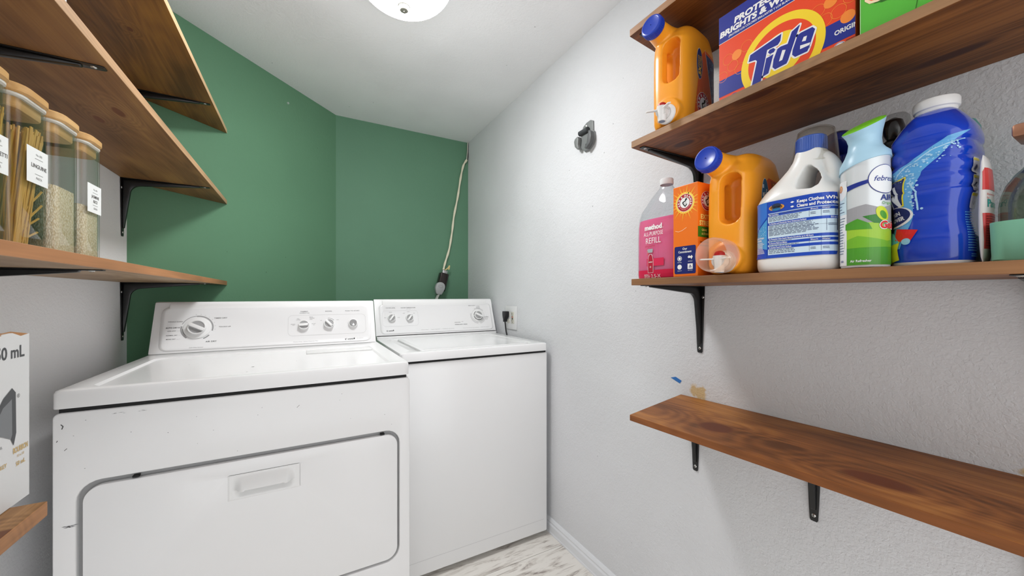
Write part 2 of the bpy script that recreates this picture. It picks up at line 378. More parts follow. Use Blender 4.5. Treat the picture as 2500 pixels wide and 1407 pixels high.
# ================================================================== ROOM
WX = 1.07; LX = -.561; BY = 2.605; CZ = 2.305
stain = [((WX, .738, .868), .062, '#c9a866', 1.0), ((WX, .115, .872), .075, '#c29a3c', 1.12)]
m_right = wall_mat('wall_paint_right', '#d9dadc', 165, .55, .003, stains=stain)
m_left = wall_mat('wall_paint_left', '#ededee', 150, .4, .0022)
m_green = wall_mat('green_wall_paint', '#5f886a', 110, .3, .002, .6)
m_green2 = wall_mat('green_wall_paint_back', '#60886e', 110, .3, .002, .6)
m_ceil = wall_mat('ceiling_texture', '#f2f2f3', 115, .4, .0025, .9)
NY = -.75
def quadwall(name, a, b, z0, z1, m, t=.05, side=1):
    """wall slab from a to b (xy), thickness t away from the room"""
    a, b = Vector(a), Vector(b); d = (b-a).normalized(); n = Vector((d.y, -d.x))*side*t
    bm = B(); vs = []
    P = [a, b, b+n, a+n]
    lo = [bm.verts.new((p.x, p.y, z0)) for p in P]; hi = [bm.verts.new((p.x, p.y, z1)) for p in P]
    bm.faces.new(lo[::-1]); bm.faces.new(hi)
    for i in range(4): bm.faces.new((lo[i], lo[(i+1) % 4], hi[(i+1) % 4], hi[i]))
    bmesh.ops.recalc_face_normals(bm, faces=bm.faces)
    return struct(name, bm, m)
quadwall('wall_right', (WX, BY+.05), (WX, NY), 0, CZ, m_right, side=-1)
quadwall('wall_back', (.177, BY), (WX, BY), 0, CZ, m_green2, side=-1)
quadwall('wall_corner', (LX, BY-.738), (.177, BY), 0, CZ, m_green, side=-1)
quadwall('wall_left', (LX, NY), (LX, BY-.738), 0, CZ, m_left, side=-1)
bm = B(); box(bm, (LX-.05, NY, CZ), (WX+.05, BY+.05, CZ+.05)); struct('ceiling', bm, m_ceil)
# floor: marbled plank tiles with seams
fm = bpy.data.materials.new('marbled_plank'); fm.use_nodes = True; n = fm.node_tree.nodes; L = fm.node_tree.links; p = n['Principled BSDF']
g = n.new('ShaderNodeTexCoord'); mp = n.new('ShaderNodeMapping'); mp.inputs['Scale'].default_value = (2.2, 13, 1); mp.inputs['Rotation'].default_value = (0, 0, .25); L.new(g.outputs['Object'], mp.inputs[0])
nz = n.new('ShaderNodeTexNoise'); nz.inputs['Scale'].default_value = 2.4; nz.inputs['Detail'].default_value = 8; nz.inputs['Distortion'].default_value = 1.6; nz.inputs['Roughness'].default_value = .62; L.new(mp.outputs[0], nz.inputs['Vector'])
cr = n.new('ShaderNodeValToRGB'); e = cr.color_ramp.elements; e[0].position = .30; e[0].color = lin('#8f857f'); e[1].position = .50; e[1].color = lin('#e3dfd8'); q = e.new(.41); q.color = lin('#cdc7bf')
L.new(nz.outputs['Fac'], cr.inputs[0]); L.new(cr.outputs[0], p.inputs['Base Color']); p.inputs['Roughness'].default_value = .35
bm = B(); gap = .0010; PW = .305; k = 0; y1 = 1.4275+PW*4
while y1 > NY:
    y0 = y1-PW; off = (.7335, .20, .50)[(k+1) % 3]; xs = [x for x in (off-1.22, off, off+1.22) if -.62 < x < 1.12]
    for q0, q1 in zip([-.62]+xs, xs+[1.12]): box(bm, (q0+gap, max(y0, NY)+gap, -.012), (q1-gap, min(y1, BY+.05)-gap, 0), .0006, 1)
    y1 -= PW; k += 1
f = struct('floor', bm, [fm])
bm = B(); box(bm, (-.62, NY, -.03), (1.12, BY+.05, -.011)); sub = obj('underlay', bm, M('seam_dark', '#6b5138', .8), f, False)
# baseboard right
prof = [(0, 0), (.013, 0), (.013, .006), (.011, .010), (.011, .040), (.0075, .048), (.0085, .056), (.0045, .066), (.002, .071), (0, .071)]
bm = B(); t = [[Vector((WX-px, yy, pz)) for px, pz in prof] for yy in (NY, BY)]; loft(bm, t); bmesh.ops.recalc_face_normals(bm, faces=bm.faces)
struct('baseboard_right', bm, M('baseboard_white', '#dfe1e4', .35))
# ================================================================== LAMP
lx, ly = .300, 1.304
lamp = thing('ceiling_lamp', 'round white glass dome ceiling light, switched on, with a small metal knob at its centre', 'lamp', (lx, ly, CZ))
bm = B(); lathe(bm, [(0.001, 0), (.172, 0), (.175, -.014), (.171, -.026), (.160, -.027), (.001, -.022)], 64); obj('lamp_base', bm, M('lamp_metal', '#b9b9b4', .3, .6), lamp, local=True)
dm = bpy.data.materials.new('lit_glass_dome'); dm.use_nodes = True; pp = dm.node_tree.nodes['Principled BSDF']
pp.inputs['Base Color'].default_value = (1, 1, .97, 1); pp.inputs['Emission Color'].default_value = (.985, .99, 1, 1); dn = dm.node_tree.nodes; dl_ = dm.node_tree.links; tc_ = dn.new('ShaderNodeTexCoord'); sz_ = dn.new('ShaderNodeSeparateXYZ'); mr_ = dn.new('ShaderNodeMapRange')
mr_.inputs[1].default_value = -.074; mr_.inputs[2].default_value = -.140; mr_.inputs[3].default_value = 2.2; mr_.inputs[4].default_value = LAMP_STRENGTH*2.75     # glow weighted to the bowl's bottom to keep the ceiling from burning out
dl_.new(tc_.outputs['Object'], sz_.inputs[0]); dl_.new(sz_.outputs['Z'], mr_.inputs[0]); dl_.new(mr_.outputs[0], pp.inputs['Emission Strength'])
pr = [(.166, -.026)]+[(.168*math.cos(a), -.032-.110*math.sin(a)) for a in [PI/2*k/14 for k in range(14)]]+[(.001, -.142)]
bm = B(); lathe(bm, pr, 64); obj('lamp_shade', bm, dm, lamp, local=True)
bm = B(); lathe(bm, [(.001, -.140), (.020, -.142), (.021, -.147), (.018, -.149), (.0165, -.157), (.013, -.161), (.001, -.162)], 32); obj('finial', bm, M('finial_nickel', '#aaa99f', .35, .3), lamp, local=True)
# small plug in the green wall
d45 = Vector((1, -1, 0)).normalized()
bm = B(); lathe(bm, [(.001, .004), (.005, .004), (.006, 0), (.001, 0)], 14, axis_mat((-.0746, 2.3534, 2.205), d45)); setp(obj('wall_anchor', bm, M('anchor_grey', '#a9b5ac', .6)), 'tiny pale screw plug high on the slanting green wall', 'wall plug')
# ================================================================== SHELVES
m_black = M('black_powder_coat', '#101011', .28, 0, .6); m_screw = M('zinc_screw', '#c9c9c6', .3, .9)
def bracket_bm(La=.245, Lv=.205):
    bm = B()
    for ax in (0, 1):
        Ln = La if ax == 0 else Lv
        P = [(0, -.0165), (Ln*.8, -.0105), (Ln-.004, -.0085), (Ln, -.006), (Ln, .006), (Ln-.004, .0085), (Ln*.8, .0105), (0, .0165)]
        m = Matrix.Translation((0, 0, -.0021)) if ax == 0 else Matrix(((0, 0, 1, 0), (0, 1, 0, 0), (-1, 0, 0, 0), (0, 0, 0, 1)))
        prism(bm, P, 0, .0021, m, .0006)
    # pressed rib: tapering web with a rounded inner corner
    web = [(.002, -.002), (La-.03, -.002), (La-.032, -.0055)]
    for k in range(9):
        a = math.radians(90+90*k/8); web.append((.052+.03*math.cos(a), -.052+.03*math.sin(a)))
    web += [(.0065, -(Lv-.03)), (.002, -(Lv-.028))]
    t = B(); prism(t, web, -.0055, .0055, Matrix(((1, 0, 0, 0), (0, 0, 1, 0), (0, 1, 0, 0), (0, 0, 0, 1))), .0016)
    me = bpy.data.meshes.new('x'); t.to_mesh(me); t.free(); bm.from_mesh(me)
    return bm
_bme = None
def screw_me():
    bm = B(); lathe(bm, [(.001, .0022), (.003, .0018), (.0042, .0006), (.0045, 0), (.001, 0)], 16)
    box(bm, (-.0028, -.0005, .0018), (.0028, .0005, .0024), 0, mi=1); box(bm, (-.0005, -.0028, .0018), (.0005, .0028, .0024), 0, mi=1)
    return bm
def bracket(parent, x, y, z, side, La=.245, Lv=.205):
    """side=+1 arm points to +X (left wall), -1 arm points to -X (right wall)"""
    o = obj('bracket', bracket_bm(La, Lv), m_black, parent); o.location = (x, y, z); o.rotation_euler = (0, 0, 0 if side > 0 else PI)
    for (loc, d) in (((La-.016, 0, -.0021), (0, 0, -1)), ((.0021, 0, -(Lv-.014)), (1, 0, 0)), ((.0021, .0105, -.034), (1, 0, 0)), ((.0021, -.0105, -.034), (1, 0, 0))):
        s = obj('screw', screw_me(), [m_screw, m_black], o); s.matrix_local = axis_mat(loc, d)
    return o
def board(parent, poly, z0, z1, mat, name='board', bev=.0012):
    bm = B(); cx = sum(p[0] for p in poly)/len(poly); cy = sum(p[1] for p in poly)/len(poly)
    if not isinstance(z0, (list, tuple)): z0 = [z0]*len(poly); z1 = [z1]*len(poly)
    lo = [bm.verts.new((p[0], p[1], z)) for p, z in zip(poly, z0)]; hi = [bm.verts.new((p[0], p[1], z)) for p, z in zip(poly, z1)]; k = len(poly)
    bm.faces.new(lo[::-1]); bm.faces.new(hi)
    for i in range(k): bm.faces.new((lo[i], lo[(i+1) % k], hi[(i+1) % k], hi[i]))
    bmesh.ops.recalc_face_normals(bm, faces=bm.faces)
    bmesh.ops.bevel(bm, geom=bm.edges[:], offset=bev, segments=2, profile=.5, affect='EDGES')
    return obj(name, bm, mat, parent, smooth=False)
RX = .80
def rboard(label, z0, z1, y1f, y1b, mat, brs, near=-.45):
    t = thing('wall_shelf', label, 'shelf', (WX, .4, z0), group='stained wooden shelves on the right wall')
    board(t, [(RX, near), (WX-.0015, near), (WX-.0015, y1b), (RX, y1f)], z0, z1, mat)
    zz = z0 if not isinstance(z0, (list, tuple)) else None
    for (y, z) in brs: bracket(t, WX-.001, y, z if zz is None else zz, -1, .253)
    return t
rw = dict(dark='#4b2c16', mid='#7d4f2c', light='#a5713f')
rboard('brown stained wood shelf highest on the right wall, above the orange detergent box', 1.896, 1.915, .762, .790, wood_mat('wood_r0', '#3c1c0a', '#6d3e19', '#925a2a', 1.3, [(.9, .3, .012, .03)], edge='#a87c56'), [(.735, 0), (.12, 0)])
rboard('brown stained wood shelf holding the orange jug and the detergent boxes', 1.581, 1.5995, .756, .780, wood_mat('wood_r1', '#3c1c0a', '#6d3e19', '#925a2a', 2.7, [(.90, .665, .016, .03), (.818, .43, .012, .035), (.97, .2, .012, .05)], edge='#a37c58'), [(.735, 0)])
rboard('brown stained wood shelf crowded with cleaning bottles, middle of the right wall', 1.198, 1.2155, .756, .780, wood_mat('wood_r2', '#4e2c14', '#81502b', '#a87443', 4.1, [(.93, .62, .012, .03)], edge='#946a47'), [(.732, 0), (.108, 0)])
dzdy = (.8435-.817)/(.102-.762)
zf = lambda y: .8185+(.762-y)*.0273
zb = lambda y: .8330+(.799-y)*.0196
near = -.45
t = thing('wall_shelf', 'empty brown stained wood shelf, lowest on the right wall', 'shelf', (WX, .4, .84), group='stained wooden shelves on the right wall')
board(t, [(RX, near), (WX-.0015, near), (WX-.0015, .799), (RX, .762)], [zf(near), zb(near), zb(.799), zf(.762)], [zf(near)+.0165, zb(near)+.0165, zb(.799)+.0165, zf(.762)+.0165],
      wood_mat('wood_r3', '#5a3110', '#8a5224', '#ad7236', 5.9, [(.885, .565, .030, .042), (.862, .26, .022, .05)], edge='#8a5228'))
for y in (.747, .436, .12): bracket(t, WX-.001, y, zb(y)-.006, -1)
# left boards, mitred to the slanting wall
FX = -.305
def lboard(label, z0, z1, mat, brs, near=-.6):
    t = thing('wall_shelf', label, 'shelf', (LX, .8, z0), group='stained wooden shelves on the left wall')
    e = .002
    def yw(x): return BY-(.177-x)-e
    board(t, [(LX+.0015, near), (FX, near), (FX, yw(FX)), (LX+.0015, yw(LX+.0015))], z0, z1, mat)
    for y in brs: bracket(t, LX+.001, y, z0, 1)
    return t
lboard('dark stained wood shelf highest on the left wall, cut to meet the green wall', 1.906, 1.925, wood_mat('wood_l0', '#5a3a1c', '#7a5228', '#96692f', 7.3, [(-.42, 1.42, .006, .012)], edge='#d9b48a'), [1.83])
lboard('dark stained wood shelf above the pasta and rice jars', 1.583, 1.602, wood_mat('wood_l1', '#66452a', '#86603c', '#9f7848', 8.8, [(-.365, 1.17, .009, .028), (-.42, 1.24, .008, .022)], edge='#c79f78'), [1.823, .957])
lboard('stained wood shelf carrying the row of pasta and rice jars', 1.216, 1.235, wood_mat('wood_l2', '#7a6048', '#957a5c', '#ad9478', 9.4, [], edge='#b98258'), [1.823, .95])
t = thing('wall_shelf', 'short stained wood shelf low on the left wall, under the torn white carton', 'shelf', (LX, .4, .877), group='stained wooden shelves on the left wall')
board(t, [(LX+.0015, -.6), (-.298, -.6), (-.298, .737), (LX+.0015, .737)], .877, .8965, wood_mat('wood_l3', '#57391d', '#86603a', '#aa8054', 11.2, [(-.30, .655, .02, .014)], edge='#a9764a'))
bracket(t, LX+.001, .62, .877, 1)
# ================================================================== DRYER
enamel = M('white_enamel', '#e6e6e6', .22, 0, .5, coat=.15)
plast = M('white_plastic', '#e3e3e2', .35); plast2 = M('panel_white', '#e4e4e4', .3)
kgrey = M('knob_grey', '#9b9b9b', .45); gap_m = M('gap_dark', '#1c1c1c', .8); inkg = M('panel_ink', '#5d5d5d', .6); inkl = M('panel_ink_light', '#a9a9a9', .6); inkb = M('panel_ink_black', '#202020', .5)
chrome = M('chrome', '#d8d8d8', .12, 1)
def rr3(x0, y0, x1, y1, r, z, n=5): return [Vector((a, b, z)) for a, b in rrect(x0, y0, x1, y1, r, n)]
def deck(x0, y0, x1, y1, z0, z1, rim, depth, r=.012, ri=.03, n=5):
    bm = B(); b = .007
    R = [rr3(x0, y0, x1, y1, r, z0, n), rr3(x0, y0, x1, y1, r, z1-b, n), rr3(x0+b*.3, y0+b*.3, x1-b*.3, y1-b*.3, r, z1-b*.3, n), rr3(x0+b, y0+b, x1-b, y1-b, r, z1, n)]
    rx0, ry0, rx1, ry1 = rim
    R += [rr3(rx0, ry0, rx1, ry1, ri, z1, n), rr3(rx0+.006, ry0+.006, rx1-.006, ry1-.006, ri, z1-depth, n)]
    loft(bm, R); bmesh.ops.recalc_face_normals(bm, faces=bm.faces); return bm
def frame_mat(P0, P1):
    d = Vector((0, P1[0]-P0[0], P1[1]-P0[1])).normalized(); nn = Vector((0, -d.z, d.y))
    m = Matrix((Vector((1, 0, 0)), d, nn)).transposed().to_4x4(); m.translation = Vector((0, *P0)); return m
def slantf(m): return lambda u, v, o: m @ Vector((u, v, o))
parent_panel = {}
def console(parent, x0, x1, P0, P1, back, m, panel):
    """leaning control console with rounded top and a framed face"""
    bm = B(); y0, z0 = P0; y1, z1 = P1
    pr = [(y0-.006, z0), (y0-.004, z0+.006), (y1-.006, z1-.012), (y1-.001, z1-.003), (y1+.006, z1), (back-.012, z1-.004), (back-.002, z1-.014), (back, z0)]
    R = []
    for x, k in ((x0, .86), (x0+.003, .96), (x0+.008, 1), (x1-.008, 1), (x1-.003, .96), (x1, .86)):
        cy = sum(p[0] for p in pr)/8; cz = (z0+z1)/2
        R.append([Vector((x, cy+(p[0]-cy)*(1-(1-k)*.12), z0+(p[1]-z0)*(1-(1-k)*.04))) for p in pr])
    loft(bm, R); bmesh.ops.recalc_face_normals(bm, faces=bm.faces)
    c = obj('console', bm, enamel, parent, angle=25)
    # framed face: raised frame around an inset panel
    u0, v0, u1, v1 = panel; bm = B()
    def rl(a, b, c_, d_, r, z): return [m @ Vector((p[0], p[1], z)) for p in rrect(a, b, c_, d_, r, 5)]
    e = .016
    R = [rl(u0-e, v0-.008, u1+e, v1+.010, .02, .004), rl(u0-e*.55, v0-.005, u1+e*.55, v1+.007, .02, .0085), rl(u0-.004, v0-.003, u1+.004, v1+.003, .018, .0088), rl(u0, v0, u1, v1, .016, .0062)]
    loft(bm, R); bmesh.ops.recalc_face_normals(bm, faces=bm.faces)
    parent_panel[parent.name] = obj('control_panel', bm, plast2, parent, angle=50)
    bm = B(); prism(bm, rrect(u0+.004, v1+.004, u1-.014, v1+.034 if v1+.034 < (Vector((0, y1-y0, z1-z0)).length-.004) else v1+.022, .004, 3), .004, .0088, m, .001)
    obj('trim_strip', bm, plast, parent)
    return c
def knob(parent, m, u, v, r, ang, h=.016, skirt=0, dark=True, z=.0062, name='knob', mark=True):
    bm = B(); K = m @ Matrix.Translation((u, v, z)) @ Matrix.Rotation(ang, 4, 'Z')
    if skirt: lathe(bm, [(.0005, .0045), (skirt*.82, .0045), (skirt*.97, .003), (skirt, .0005), (skirt, 0)], 56, K)
    lathe(bm, [(.0005, h*.55), (r*.80, h*.55), (r*.88, h*.72), (r*.97, h*.70), (r, h*.5), (r*1.03, 0)], 48, K)
    # grip bar
    prism(bm, [(-r*.93, -r*.19), (-r*.6, -r*.23), (r*.6, -r*.23), (r*.93, -r*.19), (r*.93, r*.19), (r*.6, r*.23), (-r*.6, r*.23), (-r*.93, r*.19)], h*.4, h, K, r*.05)
    o = obj(name, bm, [plast], parent, angle=40)
    if dark:
        t = B()
        for s in (1, -1):
            P = [(r*.80*math.cos(a), s*r*.80*math.sin(a)) for a in [math.radians(20+14*k) for k in range(11)]]
            P = [(x, y) for x, y in P if abs(y) > r*.24]; prism(t, P if s > 0 else P[::-1], h*.56, h*.60, K)
        obj('grip_inset', t, kgrey, o, smooth=False)
    if mark:
        t = B(); prism(t, [(-r*.95, -r*.05), (-r*.72, -r*.05), (-r*.72, r*.05), (-r*.95, r*.05)], h, h*1.03, K); obj('pointer_mark', t, inkg, o, smooth=False)
    return o
DX0, DX1, DY = -.4655, .286, 1.165
dr = thing('dryer', 'white clothes dryer on the left with scuffed front, drop-down door and one large timer knob', 'dryer', (-.09, 1.5, 0))
bm = B(); box(bm, (DX0, DY+.022, .03), (DX1, 1.86, .918), .004); obj('cabinet', bm, enamel, dr)
# front panel with door opening
def ring_plate(bm, outer, inner, ya, yb, mi=0, cap_in=None):
    n = len(outer); v = lambda p, y: bm.verts.new((p[0], y, p[1]))
    oa = [v(p, ya) for p in outer]; ob = [v(p, yb) for p in outer]; ia = [v(p, ya) for p in inner]; ib = [v(p, yb) for p in inner]
    for i in range(n):
        j = (i+1) % n; bm.faces.new((oa[i], oa[j], ia[j], ia[i])); bm.faces.new((oa[i], ob[i], ob[j], oa[j])); bm.faces.new((ia[i], ia[j], ib[j], ib[i])); bm.faces.new((ob[i], ib[i], ib[j], ob[j]))
    bmesh.ops.recalc_face_normals(bm, faces=bm.faces)
bm = B(); ring_plate(bm, rrect(DX0, .03, DX1, .918, .012, 6), rrect(-.430, .369, .2545, .7635, .040, 6), DY, DY+.022)
ed = [e for e in bm.edges if e.calc_face_angle(0) > .5]; bmesh.ops.bevel(bm, geom=ed, offset=.0035, segments=3, profile=.5, affect='EDGES')
fpanel = obj('front_panel', bm, enamel, dr)
bm = B(); box(bm, (-.44, DY+.014, .36), (.262, DY+.0215, .77)); obj('door_recess', bm, M('recess_grey', '#9a9a9a', .5), dr, False)
bm = B(); ring_plate(bm, rrect(-.4205, .3765, .2485, .7525, .034, 8), rrect(-.1655, .655, -.010, .717, .003, 8), DY-.001, DY+.014)
ed = [e for e in bm.edges if e.calc_face_angle(0) > .5 and max(abs(e.verts[0].co.x+.086), abs(e.verts[0].co.z-.5645)*1.7) > .25]; bmesh.ops.bevel(bm, geom=ed, offset=.003, segments=2, profile=.5, affect='EDGES')
door = obj('door', bm, enamel, dr, angle=40)
# pull handle: bulging lip in a flat plate
bm = B(); nx, nz = 60, 34; gx0, gx1, gz0, gz1 = -.166, -.0095, .6545, .7175; G = []
for j in range(nz+1):
    rw_ = []
    for i in range(nx+1):
        u = i/nx; w = j/nz; x = gx0+(gx1-gx0)*u; z = gz0+(gz1-gz0)*w
        e = min(u, 1-u); lip = .40+.06*(1-(2*u-1)**2); side = min(1, max(0, (e-.07)/.13)); side = side*side*(3-2*side)
        h = 0
        if w >= lip: t_ = (1-w)/(1-lip); t_ = max(0, min(1, (t_-.12)/.88)); h = .024*side*(t_**1.15)
        elif w > lip-.04: t_ = (w-(lip-.04))/.04; h = side*(-.0115+.0355*t_)
        elif w > .08: h = -.0115*side*min(1, (w-.08)/.16)
        rim = .0012 if min(u*2.4, (1-u)*2.4, w, 1-w) > .02 else 0
        rw_.append(bm.verts.new((x, DY-.0012-rim-h, z)))
    G.append(rw_)
for j in range(nz):
    for i in range(nx): bm.faces.new((G[j][i], G[j][i+1], G[j+1][i+1], G[j+1][i]))
obj('door_handle', bm, plast, door, angle=60)
for (x, z) in ((-.335, .757), (.205, .756)):
    bm = B(); box(bm, (x-.006, DY-.0008, z-.0022), (x+.006, DY+.01, z+.0022), .001); obj('door_catch', bm, gap_m, dr)
bm = deck(DX0, DY-.004, DX1-.003, 1.80, .928, .967, (-.417, DY+.016, .231, 1.62), .005); wtop = obj('worktop', bm, enamel, dr, angle=30)
bm = B(); box(bm, (DX0+.008, DY+.006, .916), (DX1-.01, 1.79, .9285)); obj('top_gap', bm, gap_m, dr, False)
bm = B(); box(bm, (.008, 1.505, .9615), (.228, 1.575, .9665), .002); lf = obj('lint_filter_lid', bm, plast, dr)
dm_ = frame_mat((1.72, .968), (1.79, 1.146))
console(dr, DX0+.003, DX1-.012, (1.72, .968), (1.79, 1.146), 1.85, dm_, (-.425, .012, .243, .158))
a = Art()
# timer scale
ku, kv = -.338, .087
a.ring(ku, kv, .0445, .047, inkl, a0=20, a1=160, n=40); a.ring(ku, kv, .0425, .047, kgrey, a0=-15, a1=95); a.ring(ku, kv, .0425, .0475, kgrey, a0=170, a1=232); a.ring(ku, kv, .0425, .047, kgrey, a0=296, a1=322)
a.ring(ku, kv, .0405, .0415, inkb, a0=182, a1=222)
a.text('TIMED DRY', -.292, .121, .0044, inkg, bold=.012, width=.040); a.text('TOUCH UP', -.276, .087, .0044, inkg, bold=.008, width=.036); a.text('AIR DRY', -.311, .032, .0050, inkg, bold=.012, width=.032)
a.text('AUTO DRY II', -.425, .088, .0046, inkb, bold=.02, width=.037)
for tx, vv, uu, ww in (('LESS DRY', .077, -.420, .024), ('NORMAL DRY', .061, -.422, .031), ('MORE DRY', .047, -.421, .026), ('WRINKLE GUARD', .111, -.421, .040)):
    a.text(tx, uu, vv, .0033, inkg, bold=.01, width=ww); a.rect(uu+ww+.002, vv+.0012, -.383, vv+.0016, inkl)
for k, tx in enumerate(('80', '70', '60', '50', '40', '30', '20', '10')):
    g_ = math.radians(97-k*15); a.text(tx, ku+.0515*math.cos(g_), kv+.0515*math.sin(g_)-.001, .0026, inkl, align='C')
a.text('Soft Heat System', -.356, .013, .0036, inkl, width=.039, shear=.2); a.text('Heavy Duty', -.037, .014, .0034, inkl, width=.032, shear=.2); a.text('Extra Capacity Plus', -.001, .014, .0034, inkl, width=.052, shear=.2)
for f_, w_ in ((rrect(-.055, .041, .236, .127, .016, 6), .0005),): a.line(f_, w_, inkl, closed=True)
a.text('FABRIC', .002, .1405, .0042, inkg, align='C', bold=.015, width=.027); a.text('TEMPERATURE', .002, .1345, .003, inkg, align='C', width=.036); a.text('SIGNAL', .092, .1405, .0040, inkg, align='C', bold=.012, width=.027); a.text('PUSH TO START', .185, .1405, .0038, inkg, align='C', bold=.008, width=.058)
for tx, uu, vv in (('HIGH', -.020, .111), ('COTTON', -.020, .106), ('MEDIUM', .026, .117), ('PERM PRESS', .030, .112), ('KNITS', .026, .107), ('DELICATE', -.038, .088), ('LOW', -.036, .084), ('NO HEAT', .036, .088), ('AIR', .036, .083), ('OFF', .063, .101), ('LOUD', .125, .102)):
    a.text(tx, uu, vv, .0024, inkg, align='C')
a.ring(.092, .088, .0215, .0245, inkl, a0=35, a1=100)
def wordmark(a, u, v, w):
    a.poly([(u, v-.001), (u+w*.14, v-.001), (u+w*.14, v+.0008), (u+w*.06, v+.0012), (u+w*.06, v+.0040), (u+w*.2, v+.0045), (u+w*.2, v+.0058), (u, v+.0052)], inkb)
    a.poly([(u+w*.26, v+.0022), (u+w*.26, v+.0036), (u+w*.9, v+.0050), (u+w*.9, v+.0030)], inkb)
    a.poly([(u+w*.88, v+.0005), (u+w*1.0, v+.0005), (u+w*.98, v+.0078), (u+w*.92, v+.0078)], inkb)
    a.text('KENMORE', u+w*.24, v-.0012, .0026, inkb, width=w*.62, bold=.02)
wordmark(a, .152, .014, .038); a.text('90 SERIES', .197, .0165, .0028, inkl, width=.026)
a.build('panel_print', dr, slantf(dm_), base=.0064, into=parent_panel[dr.name])
knob(dr, dm_, ku, kv, .027, math.radians(152), .021, skirt=.0405, name='timer_knob', mark=False)
knob(dr, dm_, .000, .083, .0195, math.radians(182), .017); knob(dr, dm_, .092, .086, .0195, math.radians(132), .017)
bm = B(); K = dm_ @ Matrix.Translation((.185, .085, .0062)); lathe(bm, [(.0005, .010), (.0165, .010), (.0185, .008), (.0195, 0)], 40, K); pb = obj('start_button', bm, plast, dr)
bm = B(); K = dm_ @ Matrix.Translation((.185, .085, .0162)); lathe(bm, [(.0005, .0015), (.010, .0035), (.0135, .0045), (.0145, .002), (.0145, -.002)], 36, K); obj('button_face', bm, M('button_grey', '#8d8d8d', .2), pb)
# scuffs and chips in the enamel
a = Art(); sc_ = M('scuff', '#4a4a4a', .7); rnd = random.Random(5)
def scuff(a, x, z, L_, n, w=.0007, vert=False):
    for k in range(n):
        u = x+rnd.uniform(0, L_); dx = rnd.uniform(.004, .012); v = z+rnd.uniform(-.0018, .0018)
        a.poly([(u, v), (u+dx*.5, v+w), (u+dx, v+.0003), (u+dx*.5, v-w*.3)], sc_)
scuff(a, -.452, .6735, .018, 9, .0010); a.line([(-.452, .894), (-.449, .890), (-.451, .884)], .0016, sc_); a.line([(-.4585, .858), (-.457, .861)], .0012, sc_); a.line([(-.447, .838), (-.443, .842)], .001, sc_)
scuff(a, -.375, .906, .05, 8, .0004); a.line([(-.016, .868), (-.010, .874)], .0008, sc_)
for _ in range(16):
    x, z = rnd.uniform(-.45, .27), rnd.uniform(.77, .9)
    a.ell(x, z, rnd.uniform(.0005, .0011), rnd.uniform(.0004, .001), sc_, n=7)
a.build('scuff_marks', dr, on_y(DY), base=.0004, into=fpanel)
a = Art()
for (x, y, r_) in ((-.13, 1.32, .0022), (-.128, 1.322, .0015), (-.135, 1.24, .0013), (.155, 1.20, .0018), (-.30, 1.45, .0012), (-.02, 1.37, .001)): a.ell(x, y, r_*1.8, r_, sc_, n=8)
for _ in range(26): x, y = rnd.uniform(-.40, .2), rnd.uniform(1.2, 1.58); a.line([(x, y), (x+rnd.uniform(.005, .03), y+rnd.uniform(-.004, .004))], .0004, M('fine_scratch', '#c8c8c8', .5))
a.build('top_scratches', dr, lambda u, v, o: Vector((u, v, .962+o)), into=wtop)
# ================================================================== WASHER
WX0, WX1, WY = .334, 1.040, 1.52
ws = thing('washing_machine', 'white top-loading washing machine on the right, set back beside the dryer', 'washing machine', (.69, 1.87, 0))
bm = B(); box(bm, (WX0, WY, .022), (WX1, 2.235, .893), .008, 3); obj('cabinet', bm, enamel, ws)
bm = B(); prism(bm, [(WX0+.01, .0835), (WX1-.02, .0835), (WX1-.02, .0845), (WX0+.01, .0845)], -(WY+.0006), -(WY-.0006), Matrix(((1, 0, 0, 0), (0, 0, -1, 0), (0, 1, 0, 0), (0, 0, 0, 1)))); obj('kick_seam', bm, M('seam_grey', '#bdbdbd', .5), ws, False)
for x in (WX0+.05, WX1-.02):
    for y in (WY+.05, 2.19):
        bm = B(); lathe(bm, [(.001, 0), (.016, 0), (.016, .012), (.01, .014), (.008, .03), (.001, .03)], 20, Matrix.Translation((x-.01, y, 0))); obj('foot', bm, M('rubber_grey', '#7b7b78', .7), ws)
bm = B(); box(bm, (WX0+.008, WY+.005, .890), (WX1-.008, 2.22, .904)); obj('top_gap', bm, gap_m, ws, False)
bm = deck(WX0, WY-.004, WX1, 2.19, .9025, .9385, (.385, WY+.018, .985, 2.045), .0045, .016, .05, 7); obj('top_deck', bm, enamel, ws, angle=30)
def rp(x0, y0, x1, y1, r, rbr, n=10):
    o = []
    for cx, cy, a0, q in ((x1-rbr, y1-rbr, 0, rbr), (x0+r, y1-r, 90, r), (x0+r, y0+r, 180, r), (x1-r*2, y0+r*2, 270, r*2)):
        for k in range(n+1): g_ = math.radians(a0+90*k/n); o.append((cx+q*math.cos(g_), cy+q*math.sin(g_)))
    return o
bm = B(); P = rp(.425, WY+.028, .955, 1.995, .012, .20)
cx_ = sum(p[0] for p in P)/len(P); cy_ = sum(p[1] for p in P)/len(P)
def sc(P, s, z): return [Vector((cx_+(p[0]-cx_)*s, cy_+(p[1]-cy_)*s, z)) for p in P]
loft(bm, [sc(P, 1, .934), sc(P, 1, .9395), sc(P, .994, .9415), sc(P, .93, .9418), sc(P, .90, .9395)]); bmesh.ops.recalc_face_normals(bm, faces=bm.faces)
obj('lid', bm, enamel, ws, angle=30)
bm = B(); box(bm, (.421, WY+.045, .9338), (.4235, 1.98, .9345)); obj('lid_gap', bm, M('lid_shadow_line', '#b0b0b0', .6), ws, False)
wm_ = frame_mat((2.09, .952), (2.16, 1.148))
bm = B(); box(bm, (WX0+.002, 2.07, .936), (WX1-.002, 2.23, .9505), .003); obj('console_base', bm, enamel, ws)
bm = B(); box(bm, (WX0+.006, 2.078, .9495), (WX1-.006, 2.22, .954)); obj('console_gap', bm, gap_m, ws, False)
